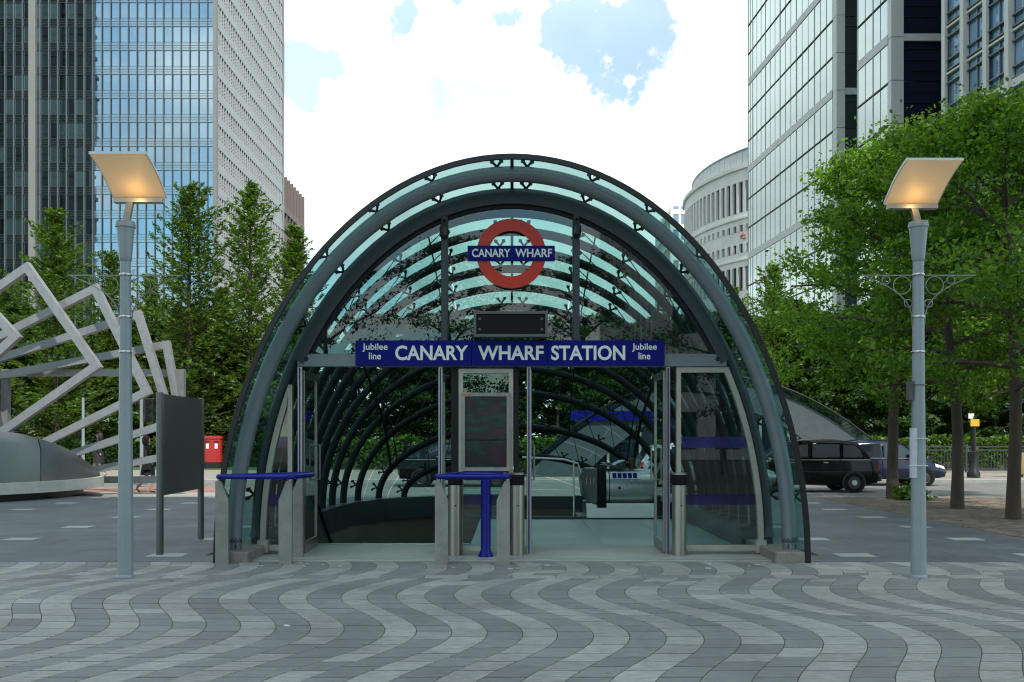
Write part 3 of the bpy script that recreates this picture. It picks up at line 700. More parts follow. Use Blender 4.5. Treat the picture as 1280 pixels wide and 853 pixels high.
# ------------------------------------------------------------------ signs
def text_mesh(s, x0, x1, z0, z1, y, mat, bold=0.02, name='lettering', lines=1):
    cu = bpy.data.curves.new('t', 'FONT'); cu.body = s; cu.align_x = 'CENTER'; cu.extrude = 0.01; cu.offset = bold; cu.resolution_u = 4; cu.space_line = 0.95
    ob = bpy.data.objects.new('t', cu); COL.objects.link(ob)
    dg = bpy.context.evaluated_depsgraph_get(); me = bpy.data.meshes.new_from_object(ob.evaluated_get(dg))
    bpy.data.objects.remove(ob); me.name = name
    n = len(me.vertices); a = np.empty(n*3); me.vertices.foreach_get('co', a); a = a.reshape(-1,3)
    mn, mx = a.min(0), a.max(0); b = np.empty_like(a)
    b[:,0] = x0+(a[:,0]-mn[0])/(mx[0]-mn[0])*(x1-x0); b[:,2] = z0+(a[:,1]-mn[1])/(mx[1]-mn[1])*(z1-z0); b[:,1] = y-(a[:,2]-mn[2])*0.15
    me.vertices.foreach_set('co', b.ravel()); me.materials.clear(); me.materials.append(mat); me.update(); return me
def text_part(s, x0, x1, z0, z1, y, mat, parent, bold=0.02):
    ox, oy, oz = ORG[parent.name]
    o = bpy.data.objects.new('lettering', text_mesh(s, x0-ox, x1-ox, z0-oz, z1-oz, y-oy, mat, bold)); link(o, parent); return o
Y = 12.88
sg = thing('station_sign', (0, Y, 2.55), 'long dark blue sign with white station name lettering above the doors', 'sign')
xs = [444,589.5,684,831]
for a, b in zip(xs[:-1], xs[1:]):
    part('sign_panel', MB().bbox(gx(a,Y)+0.002, gx(b,Y)-0.002, Y, Y+0.09, gz(457,Y), gz(425.5,Y), 0.006), M['signblue'], sg)
ty = Y-0.001
text_part('CANARY', gx(494,Y), gx(585,Y), gz(450.5,Y), gz(432,Y), ty, M['white'], sg, 0.025)
text_part('WHARF', gx(597.5,Y), gx(679.5,Y), gz(450.2,Y), gz(432.2,Y), ty, M['white'], sg, 0.025)
text_part('STATION', gx(689,Y), gx(781.5,Y), gz(450.5,Y), gz(432,Y), ty, M['white'], sg, 0.025)
for (a, b) in ((453,484.5),(790,821)):
    w = b-a
    text_part('Jubilee', gx(a,Y), gx(b,Y), gz(440,Y), gz(429.5,Y), ty, M['white'], sg, 0.012)
    text_part('line', gx(a+w*0.26,Y), gx(a+w*0.74,Y), gz(449.5,Y), gz(440.8,Y), ty, M['white'], sg, 0.012)
Y = 12.75
db = thing('display_board', (-0.02, Y, 2.93), 'blank dark display box in a grey casing on top of the blue sign', 'display')
xa, xb, za, zb_ = gx(592,Y), gx(685,Y), gz(421,Y), gz(389,Y)
part('casing', MB().ring([(xa,za),(xb,za),(xb,zb_),(xa,zb_)], offset_poly([(xa,za),(xb,za),(xb,zb_),(xa,zb_)],0.035), Y, Y+0.2, 'y'), M['board'], db)
part('screen', MB().box(xa+.03,xb-.03,Y+0.02,Y+0.19,za+.03,zb_-.03), M['screen'], db)
for X in (xa+0.08, xb-0.08):
    for z in (za+0.1, zb_-0.1): part('screw', MB().lathe([(0.018,0),(0.018,-0.008)], 10, (X,Y+0.02,z), 'y'), M['board'], db)
    part('bracket', MB().box(X+0.03 if X < 0 else X-0.07, X+0.07 if X < 0 else X-0.03, Y+0.05, Y+0.12, 2.9, za), M['black'], db)
Y = 12.96
rd = thing('roundel_sign', (gx(639,Y), Y, gz(317,Y)), 'red ring sign crossed by a blue name bar mounted high on the front glass', 'sign')
cx, cz = gx(639,Y), gz(317,Y); ro, ri = 43.5*Y/F, 28.5*Y/F; ns = 56
o = [(cx+ro*math.cos(2*math.pi*k/ns), cz+ro*math.sin(2*math.pi*k/ns)) for k in range(ns)]; i_ = [(cx+ri*math.cos(2*math.pi*k/ns), cz+ri*math.sin(2*math.pi*k/ns)) for k in range(ns)]
part('ring', MB().ring(o, i_, Y, Y+0.04, 'y'), M['red'], rd)
br = part('name_bar', MB().bbox(gx(584.5,Y), gx(693.5,Y), Y-0.02, Y+0.03, gz(326.5,Y), gz(307.5,Y), 0.004), M['signblue'], rd)
text_part('CANARY', gx(590,Y), gx(638,Y), gz(322,Y), gz(311.5,Y), Y-0.021, M['white'], rd, 0.02)
text_part('WHARF', gx(644,Y), gx(690,Y), gz(322,Y), gz(311.5,Y), Y-0.021, M['white'], rd, 0.02)
for a in (45,135,225,315): part('standoff', MB().lathe([(0.015,0),(0.015,0.09)], 8, (cx+0.4*math.cos(R(a)),Y+0.045,cz+0.4*math.sin(R(a))), 'y'), M['steel'], rd)
# poster case
Y = 12.93
pc = thing('poster_case', (gx(607.5,Y), Y, gz(590,Y)), 'grey framed glass poster case fixed between the two doorways', 'poster case')
xa, xb, za, zb_ = gx(576.5,Y), gx(638,Y), gz(589,Y), gz(491,Y)
po = [(xa,za),(xb,za),(xb,zb_),(xa,zb_)]
part('case_frame', MB().ring(po, offset_poly(po,0.05), Y-0.02, Y+0.05, 'y'), M['post'], pc)
def poster():
    m = bpy.data.materials.new('poster'); m.use_nodes = True; nt = m.node_tree; N = nt.nodes; L = nt.links; b = N['Principled BSDF']
    g = N.new('ShaderNodeNewGeometry'); mp = N.new('ShaderNodeMapping'); mp.inputs['Scale'].default_value = (3,1,9); L.new(g.outputs['Position'], mp.inputs[0])
    n1 = N.new('ShaderNodeTexNoise'); n1.inputs['Scale'].default_value = 1.0; n1.inputs['Detail'].default_value = 4; L.new(mp.outputs[0], n1.inputs['Vector'])
    cr = N.new('ShaderNodeValToRGB'); e = cr.color_ramp.elements; e[0].position = 0.35; e[0].color = (0.05,0.015,0.04,1); e[1].position = 0.62; e[1].color = (0.01,0.05,0.035,1); k = e.new(0.5); k.color = (0.015,0.018,0.025,1)
    L.new(n1.outputs[0], cr.inputs[0]); L.new(cr.outputs[0], b.inputs['Base Color']); b.inputs['Roughness'].default_value = 0.15; b.inputs['Specular IOR Level'].default_value = 0.25; return m
part('poster', MB().box(xa+.045,xb-.045,Y,Y+0.02,za+.045,zb_-.045), poster(), pc)
part('poster_bar', MB().box(xa+.05,xb-.05,Y-0.004,Y,gz(551,Y),gz(549,Y)), M['dark'], pc)
part('sticker', MB().box(xa+.01,xa+.13,Y-0.024,Y-0.0205,zb_-.035,zb_-.018), M['orange'], pc)

# ------------------------------------------------------------------ stainless posts, barriers
def bin_post(x, Y, label):
    X = gx(x,Y); t = thing('ash_bin_post', (X,Y,0), label, 'bin', 'steel posts beside the doors'); t_ = t
    part('tube_body', MB().lathe([(0.098,0),(0.098,0.95)], 24, (X,Y,0)), M['steel'], t, True)
    part('black_collar', MB().lathe([(0.099,0.95),(0.099,1.09)], 24, (X,Y,0)), M['rubber'], t, True)
    part('cap', MB().lathe([(0.1,1.09),(0.1,1.105),(0.09,1.115)], 24, (X,Y,0)), M['steel'], t, True)
    part('lock', MB().lathe([(0.012,0),(0.012,-0.01)], 8, (X+0.01,Y-0.097,0.68), 'y'), M['black'], t)
bin_post(569, 12.9, 'round steel post bin just left of the poster case, behind the blue rail')
bin_post(646.5, 12.9, 'round steel post bin just right of the poster case')
bin_post(849, 12.9, 'round steel post bin beside the curved side window with blue bands')
def rounded(pts, r, n=6):
    out = []; m = len(pts)
    for i in range(m):
        p0, p1, p2 = Vector(pts[i-1]), Vector(pts[i]), Vector(pts[(i+1)%m])
        a = (p0-p1).normalized()*r+p1; b = (p2-p1).normalized()*r+p1
        for k in range(n+1):
            t = k/n; out.append((a*(1-t)**2+p1*2*t*(1-t)+b*t**2))
    return out
def barrier(label, plan, r, posts, zrail=1.1):
    c = plan[0]; t = thing('guard_rail', (c[0], c[1], 0), label, 'barrier', 'blue topped barriers by the doors')
    part('blue_rail', MB().tube([(p.x,p.y,zrail) for p in rounded(plan, r)], 0.032, 12, closed=True), M['railblue'], t, True)
    for (X, Yp, s) in posts:
        w = 0.082; m = MB(); poly = [(X-w,0),(X+w,0),(X+w,1.0 if s < 0 else 0.78),(X+w if s < 0 else X-w*0.1,1.0 if s < 0 else 1.04),(X-w if s > 0 else X+w*0.1,1.04)] 
        if s < 0: poly = [(X-w,0),(X+w,0),(X+w,1.04),(X+w*0.15,1.04),(X-w,0.8)]
        else: poly = [(X-w,0),(X+w,0),(X+w,0.8),(X-w*0.15,1.04),(X-w,1.04)]
        m.prism(poly, Yp-0.03, Yp+0.03); pp = part('post', m, M['post'], t)
        k = MB().tube([(X-s*0.05,Yp,1.03),(X-s*0.05,Yp,1.09)], 0.016, 8); k.lathe([(0.01,0),(0.01,-0.006)], 8, (X,Yp-0.03,0.45), 'y')
        part('rail_pin', k, M['steel'], pp)
    return t
barrier('blue topped guard rail at the arch foot by the noticeboard', [(-3.72,11.97),(-2.72,11.9),(-2.62,12.75),(-2.85,12.75)], 0.13, [(gx(278,12.08),12.08,1),(gx(357,12.08),12.08,-1),(gx(371,12.65),12.65,-1)])
t = barrier('blue topped guard rail with a blue column in front of the poster case', [(-0.98,11.97),(-0.02,11.97),(-0.1,12.75),(-0.72,12.9)], 0.16, [(gx(552,12.02),12.02,1),(gx(629,12.02),12.02,-1)])
X, Y = gx(606,13.0)+0.02, 12.72
part('blue_column', MB().lathe([(0.105,0),(0.1,0.03),(0.07,0.09),(0.066,0.12),(0.066,1.08)], 20, (X,Y,0)), M['railblue'], t, True)

rr = random.Random(12); m = MB()
for k in range(34):
    x, y = (rr.uniform(-4,4), rr.uniform(11.6,12.25)) if k < 20 else (rr.uniform(-7,7), rr.uniform(6.5,15))
    if k >= 20 and abs(x) < 3.4 and y > 12: continue
    a = rr.uniform(0,3.1); l, w = rr.choice(((0.03,0.004),(0.025,0.004),(0.035,0.02))); dx, dy = math.cos(a), math.sin(a)
    q = [(x+dx*l*i-dy*w*j, y+dy*l*i+dx*w*j) for i,j in ((-1,-1),(1,-1),(1,1),(-1,1))]; m.prism(q, 0.001, 0.007, 'z')
solo('litter', m, M['paper'], 'cigarette ends and paper scraps scattered on the paving', 'litter', kind='stuff')

# ------------------------------------------------------------------ escalator head, things on it, guard rail in the hall
Y0 = 18.75
es = thing('escalator', (2.0, Y0, 0), 'stainless steel escalator head with black handrail inside the right doorway', 'escalator')
def prof(y0, y1, z0, z1, r, n=6):
    pts = [(y0,z0),(y1,z0)]
    for k in range(n+1): a = math.pi/2*k/n; pts.append((y1-r+r*math.cos(a), z1-r+r*math.sin(a)))
    for k in range(n+1): a = math.pi/2+math.pi/2*k/n; pts.append((y0+r+r*math.cos(a), z1-r+r*math.sin(a)))
    return pts
part('casing', MB().lathe([(0.36,1.84),(0.36,2.78)], 40, (0,Y0+0.36,0.6), 'x'), M['steel2'], es, True); part('end_ring', MB().lathe([(0.365,1.9),(0.368,1.905),(0.368,1.915),(0.365,1.92)], 40, (0,Y0+0.36,0.6), 'x'), M['dark'], es, True)
part('handrail', MB().prism(prof(Y0-0.06,Y0+1.06,0.22,1.02,0.36), 1.66, 1.84, 'x'), M['rubber'], es, True)
part('handrail', MB().prism(prof(Y0-0.03,Y0+1.03,0.2,1.0,0.34), 2.78, 2.9, 'x'), M['rubber'], es, True)
nose = [(1.4,Y0+0.1,0.42),(1.36,Y0+0.1,0.75),(1.46,Y0+0.1,0.97),(1.66,Y0-0.02,0.98),(1.66,Y0-0.04,0.3),(1.55,Y0,0.28)]
m = MB(); b_ = [(x,Y0+0.85,z) for x,y,z in nose]; m.add(nose+b_, [tuple(range(6)),tuple(range(11,5,-1))]+[(k,(k+1)%6,6+(k+1)%6,6+k) for k in range(6)])
ns_ = part('nose_panel', m, M['board'], es)
for k in range(3):
    X = 1.45+k*0.07; part('indicator_light', MB().box(X,X+0.018,Y0-0.01+0.04*(2-k)/2,Y0+0.05,0.66-0.0*k,0.8), M['gold'], ns_)
m = MB(); m.prism([(Y0-0.16,0.03),(Y0+1.1,0.03),(Y0+1.0,0.3),(Y0,0.3),(Y0-0.12,0.1)], 1.45, 2.8, 'x'); part('skirt', m, M['steel2'], es)
part('base', MB().box(1.3,2.85,Y0-0.1,Y0+1.1,-0.02,0.03), M['black'], es)
part('lock', MB().lathe([(0.03,0),(0.03,-0.012)], 12, (2.1,Y0+0.004,0.6), 'y'), M['black'], es)
pl = part('notice_plate', MB().add([(1.94,Y0+0.03,0.775),(2.5,Y0+0.03,0.775),(2.5,Y0+0.12,0.9),(1.94,Y0+0.12,0.9)], [(0,1,2,3)]), M['white'], es)
for k in range(5): part('notice_mark', MB().add([(1.97+k*.1,Y0+0.036,0.79),(2.05+k*.1,Y0+0.036,0.79),(2.05+k*.1,Y0+0.106,0.887),(1.97+k*.1,Y0+0.106,0.887)], [(0,1,2,3)]), M['signblue'], pl)
m = MB(); rr = random.Random(4)
for k in range(4):
    z = 0.955+0.012*k; a = rr.uniform(-.3,.3); c = Vector((2.05+rr.uniform(-.08,.08), Y0+0.42, z)); g = []
    for i in range(5):
        for j in range(4):
            u, v = (i/4-.5)*0.46, (j/3-.5)*0.32; g.append((c.x+u*math.cos(a)-v*math.sin(a), c.y+u*math.sin(a)+v*math.cos(a), c.z+0.05*math.sin(i*1.7+k)*(0.5+k*0.2)+0.03+0.02*k))
    m.add(g, [(i*4+j,(i+1)*4+j,(i+1)*4+j+1,i*4+j+1) for i in range(4) for j in range(3)])
solo('newspaper', m, M['paper'], 'crumpled pale newspaper lying on top of the escalator head', 'newspaper')
m = MB().lathe([(0.05,0),(0.068,0.2),(0.07,0.21),(0.066,0.215)], 16, (2.38,Y0+0.4,0.95))
solo('paper_cup', m, pmat('cup', (0.12,0.04,0.03), 0.5), 'dark brown cup standing on the escalator head beside the newspaper', 'cup', smooth=True)
gr = thing('hall_handrail', (0.9,18.66,0), 'slim steel handrail at the edge of the stair well inside the right doorway', 'handrail')
part('rail', MB().tube([(0.2,18.66,1.2),(1.0,18.66,1.16),(1.28,18.66,1.08),(1.34,18.66,0.9)], 0.022, 8), M['steel2'], gr, True)
for X in (0.36, 1.2): part('upright', MB().tube([(X,18.66,0.02),(X,18.66,1.15)], 0.02, 8), M['steel2'], gr, True)
part('lower_rail', MB().tube([(0.36,18.66,0.45),(1.2,18.66,0.45)], 0.014, 6), M['steel2'], gr, True)
gr = thing('stair_balustrade', (-2.9,14.4,0), 'dark sloping balustrade going down the stair well inside the left doorway', 'balustrade')
part('panel', MB().prism([(14.35,0.0),(14.35,0.95),(19.0,-2.0),(19.0,-3.0)], -3.2, -3.12, 'x'), M['board'], gr)
part('rail', MB().tube([(-3.1,14.3,1.0),(-3.1,14.6,0.98),(-3.1,19.0,-1.9)], 0.03, 8), M['black'], gr, True)

# ------------------------------------------------------------------ lamp posts
def lamp_post(X, Y, s, label, zoff=0.0):
    t = thing('lamp_post', (X,Y,0), label, 'street lamp', 'lamp posts flanking the canopy')
    part('column', MB().lathe([(0.098,0),(0.096,0.02),(0.086,0.03),(0.08,1.2),(0.066,2.6),(0.058,3.64)], 20), M['polegrey'], t, True, False)
    for z in (2.55, 2.95, 3.43):
        r = 0.068 if z < 2.9 else 0.065; part('band', MB().lathe([(r,z),(r+0.004,z+0.005),(r+0.004,z+0.025),(r,z+0.03)], 20), M['steel2'], t, True, False)
    cl = part('collar', MB().lathe([(0.062,3.6),(0.07,3.62),(0.072,3.66),(0.1,3.98),(0.112,3.985),(0.112,4.02),(0.104,4.025),(0.104,4.05)], 20), M['polegrey'], t, True, False)
    part('arm', MB().bar((0.0,0,4.0),(s*0.06,0.0,4.31+zoff),0.075,0.05,(0,1,0)), M['post'], t, False, False)
    ox = 0.145 if s > 0 else -0.065; w = 0.31; n = 12; zb = 4.33+zoff
    def cp(u): return (0.06-0.64*u, zb+0.325*u+0.05*math.sin(math.pi*u)*0.8)
    pts = [cp(k/n) for k in range(n+1)]
    top = [(y,z+0.028) for y,z in pts]; poly = pts+list(reversed(top))
    hd = part('reflector', MB().prism(poly, ox-w, ox+w, 'x'), M['white'], t, True, False)
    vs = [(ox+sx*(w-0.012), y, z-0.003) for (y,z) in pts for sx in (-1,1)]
    part('glow_face', MB().add(vs, [(2*k,2*k+1,2*k+3,2*k+2) for k in range(n)]), M['amber_glow'], hd, True, False)  # amber emission puts the lamp's glow into the reflector face
    part('lamp_trough', MB().bbox(ox-0.28, ox+0.28, -0.03, 0.07, zb-0.06, zb-0.005, 0.01), M['frame'], t, False, False)
    br = MB(); rg = MB()
    br.bar((-0.65,-0.0,3.44),(0.65,-0.0,3.44),0.012,0.014,(0,1,0))
    for q in (-1, 1):
        def circ(cx, cz, r): rg.tube([(q*cx+r*math.cos(2*math.pi*k/20), 0, cz+r*math.sin(2*math.pi*k/20)) for k in range(20)], 0.0055, 5, closed=True)
        circ(0.185,3.325,0.1); circ(0.37,3.385,0.045); circ(0.115,3.12,0.045)
        br.tube([(q*(0.07+0.55*(k/12)**1.7), 0, 2.88+0.55*(k/12)**0.62) for k in range(13)], 0.006, 5)
    b = part('banner_arm', br, M['post'], t, False, False); part('scroll', rg, M['post'], b, False, False)
    ld = bpy.data.lights.new('lamp_glow', 'POINT'); ld.shadow_soft_size = 0.03; ld.energy = LAMP_W; ld.color = (1.0,0.6,0.2)
    lo = bpy.data.objects.new('lamp_glow', ld); link(lo, t); lo.location = (ox, -0.15, zb-0.05)
    return t
LAMP_W = 0.8
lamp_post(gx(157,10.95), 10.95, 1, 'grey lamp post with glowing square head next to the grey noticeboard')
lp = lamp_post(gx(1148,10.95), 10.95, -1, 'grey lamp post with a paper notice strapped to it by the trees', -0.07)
Xl = gx(1148,10.95); Yl = 10.95
nt_ = thing('strapped_notice', (Xl-0.1, Yl-0.02, 1.15), 'curled paper notice strapped low on the lamp post by the trees', 'notice')
m = MB(); 
for k in range(7):
    a = R(150+k*15); m.v += [(Xl+0.094*math.cos(a), Yl+0.094*math.sin(a), z) for z in (1.13,1.7)]
m.f = [(2*k,2*k+2,2*k+3,2*k+1) for k in range(6)]; m.m = [0]*6
part('sheet', m, M['paper'], nt_, True)
for z in (1.27, 1.58): part('strap', MB().tube([(Xl+0.097*math.cos(2*math.pi*k/16), Yl+0.097*math.sin(2*math.pi*k/16), z) for k in range(16)], 0.005, 5, closed=True), M['white'], nt_)
m = MB().box(Xl-0.125,Xl-0.075,Yl-0.05,Yl+0.04,2.02,2.23); m.tube([(Xl+0.08*math.cos(2*math.pi*k/16), Yl+0.08*math.sin(2*math.pi*k/16), 2.19) for k in range(16)], 0.006, 5, closed=True)
solo('small_plate', m, M['board'], 'small grey plate banded high on the lamp post by the trees', 'plate')

# ------------------------------------------------------------------ noticeboard
t = thing('noticeboard', (-4.8, 13.9, 0), 'plain dark grey noticeboard on two round posts near the left lamp post', 'noticeboard')
pa, pb = (-4.76, 12.98), (-4.83, 14.9)
for (X, Y) in (pa, pb): part('post', MB().lathe([(0.048,0),(0.048,2.19),(0.04,2.2)], 16, (X,Y,0)), M['board'], t, True)
m = MB(); m.add([(pa[0]-.03,pa[1]+.05,.8),(pa[0]+.03,pa[1]+.05,.8),(pb[0]+.03,pb[1]-.05,.8),(pb[0]-.03,pb[1]-.05,.8)]+[(pa[0]-.03,pa[1]+.05,2.18),(pa[0]+.03,pa[1]+.05,2.18),(pb[0]+.03,pb[1]-.05,2.18),(pb[0]-.03,pb[1]-.05,2.18)],
      [(0,3,2,1),(4,5,6,7),(0,1,5,4),(1,2,6,5),(2,3,7,6),(3,0,4,7)])
part('panel', m, M['board'], t)

# ------------------------------------------------------------------ sculpture of tilted frames on its drum
sc_ = thing('frame_sculpture', (-14, 27, 0), 'sculpture of overlapping tilted steel rectangular frames on a round base', 'sculpture')
def sq_frame(cx, cy, ang, wpx, hpx, Y, bpx=13):
    """cx,cy: upper right corner; ang: tilt; a closed square-section frame standing in its own plane"""
    a = R(ang); ux, uz = math.cos(a), math.sin(a); S = Y/F
    P = at(cx, cy, Y); ex = Vector((-ux, 0, -uz))*(wpx*S); ez = Vector((uz, 0, -ux))*(hpx*S)
    loop = [P, P+ex, P+ex+ez, P+ez]; pl = [(p.x,p.z) for p in loop]; b = bpx*S
    b *= 0.7; m = MB().ring(pl, offset_poly(pl, b), Y-b/2, Y+b/2, 'y'); part('steel_frame', m, M['sculpt'], sc_)
sq_frame(231,462,0,228,142,28.6,12); sq_frame(212,426,10.5,235,146,28.1,12.5); sq_frame(176,388,17.5,240,150,27.6,13)
sq_frame(122,355,26.5,240,153,27.1,13.5); sq_frame(36,328,35,240,160,26.6,14); sq_frame(-58,330,43,240,125,26.1,14.5)
dr = thing('sculpture_base', (-16.6,26.2,0), 'round steel clad drum with a pale stone rim under the frame sculpture', 'plinth')
cx, cy, Rr = -16.4, 26.2, 4.75; n = 40
def drum_top(a): return float(np.interp(cy+Rr*math.sin(a), [23.4,23.9,25.35,26.4,27.6,29], [1.74,1.7,1.32,0.95,0.66,0.6]))
for k in range(10):
    a0, a1 = 2*math.pi*k/10+0.25, 2*math.pi*(k+1)/10+0.25-0.006; vs = []; q = 8
    for i in range(q+1):
        a = a0+(a1-a0)*i/q
        for (r, z) in ((Rr,0.46),(Rr,max(0.5,drum_top(a)-0.3)),(Rr-0.1,drum_top(a)),(0.3,0.5)): vs.append((cx+r*math.cos(a), cy+r*math.sin(a), z))
    part('cladding_panel', MB().add(vs, [(4*i+j,4*(i+1)+j,4*(i+1)+j+1,4*i+j+1) for i in range(q) for j in range(3)]), M['cladding'], dr, True)
part('stone_rim', MB().lathe([(Rr-0.3,0.16),(Rr+0.1,0.18),(Rr+0.1,0.46),(Rr-0.1,0.47)], 64, (cx,cy,0)), M['palestone'], dr, True)
part('recessed_foot', MB().lathe([(Rr-0.45,-0.01),(Rr-0.45,0.2)], 48, (cx,cy,0)), M['black'], dr, True)

# ------------------------------------------------------------------ pillar box, signals, far street furniture
Y = 48.5; X = gx(266.5,Y)
t = thing('post_box', (X,Y,0), 'red double post box beyond the road by the dark trees', 'post box')
def stadium(w, d, n=8): 
    r = d/2; return [(w/2-r+r*math.cos(a), r*math.sin(a)) for a in [(-math.pi/2+math.pi*k/n) for k in range(n+1)]]+[(-w/2+r+r*math.cos(a), r*math.sin(a)) for a in [(math.pi/2+math.pi*k/n) for k in range(n+1)]]
def ext(poly, z0, z1): return MB().prism([(x+X,y+Y) for x,y in poly], z0, z1, 'z')
part('body', ext(stadium(0.9,0.46), 0.3, 1.5), M['postred'], t); part('base', ext(stadium(0.92,0.48), 0, 0.32), M['black'], t)
cap = part('cap', ext(stadium(1.0,0.56), 1.5, 1.58), M['postred'], t); part('cap_top', ext(stadium(0.9,0.46), 1.58, 1.64), M['postred'], cap)
for q in (-1,1):
    part('slot', MB().box(X+q*0.22-0.13,X+q*0.22+0.13,Y-0.245,Y-0.2,1.32,1.38), M['black'], t); part('notice', MB().box(X+q*0.22-0.07,X+q*0.22+0.07,Y-0.24,Y-0.2,1.0,1.25), M['white'], t)
Y = 33.0
t = thing('traffic_signal', (gx(187,Y),Y,0), 'black traffic signal on a grey pole behind the steel frames', 'traffic light')
Xp = gx(177,Y); part('pole', MB().lathe([(0.06,-0.1),(0.06,3.1)], 10, (Xp,Y,0)), M['polegrey'], t, True)
Xs = gx(187,Y); hd = part('signal_head', MB().bbox(Xs-0.15,Xs+0.15,Y-0.12,Y+0.12,gz(528,Y),gz(498,Y),0.03), M['black'], t)
for k in range(3): part('lens', MB().lathe([(0.09,0),(0.09,-0.06)], 12, (Xs,Y-0.12,gz(523-k*10,Y)), 'y'), M['rubber'], hd)
part('bracket', MB().bar((Xp,Y,2.5),(Xs,Y,2.5),0.05), M['black'], t)
Y = 34.5
t = thing('slim_pole', (gx(104,Y),Y,0), 'slim grey pole seen through the tilted steel frames', 'pole')
part('shaft', MB().lathe([(0.06,-0.12),(0.045,3.0)], 10, (gx(104,Y),Y,0)), M['polegrey'], t, True); part('foot', MB().lathe([(0.1,-0.12),(0.1,0.2),(0.07,0.25)], 10, (gx(104,Y),Y,0)), M['polegrey'], t, True)
Y = 37.5; X = gx(1217,Y)
t = thing('street_post', (X,Y,0), 'black post carrying a small square yellow sign between two tree trunks', 'post')
part('shaft', MB().lathe([(0.24,0),(0.24,0.18),(0.16,0.3),(0.15,0.95),(0.16,1.0),(0.085,1.05),(0.08,2.1)], 14, (X,Y,0)), M['black'], t, True)
part('yellow_sign', MB().bbox(gx(1211.5,Y),gx(1222.5,Y),Y-0.12,Y-0.06,gz(533,Y),gz(524.5,Y),0.01), M['yellow'], t)
part('white_sign', MB().box(gx(1209,Y),gx(1216,Y),Y-0.11,Y-0.07,gz(523.5,Y),gz(517,Y)), M['white'], t)
Y = 38.0; X = gx(1272,Y)
t = thing('litter_bin', (X,Y,0), 'short brass coloured litter bin at the far kerb', 'bin')
part('drum', MB().lathe([(0.27,0.12),(0.29,0.2),(0.29,0.92)], 18, (X,Y,0)), M['gold'], t, True); part('rim', MB().lathe([(0.3,0.9),(0.3,0.97),(0.24,0.97)], 18, (X,Y,0)), M['steel2'], t, True); part('foot', MB().lathe([(0.2,0),(0.22,0.13)], 18, (X,Y,0)), M['black'], t, True)
Yf = 43.0
t = thing('railing', (20,Yf,0), 'dark metal railing in front of the clipped hedge', 'railing')
for z in (1.15, 1.0, 0.15): part('rail', MB().box(12.5,30,Yf-0.025,Yf+0.025,z-0.03,z+0.03), M['darkgrey'], t)
pm = MB().box(-0.012,0.012,-0.012,0.012,0.15,1.0).mesh('baluster', M['darkgrey']); pm2 = MB().box(-0.04,0.04,-0.04,0.04,0,1.25).mesh('post', M['darkgrey'])
x = 12.5; k = 0
while x < 30: 
    inst('post' if k % 14 == 0 else 'baluster', pm2 if k % 14 == 0 else pm, t, (x-20,0,0)); x += 0.14; k += 1

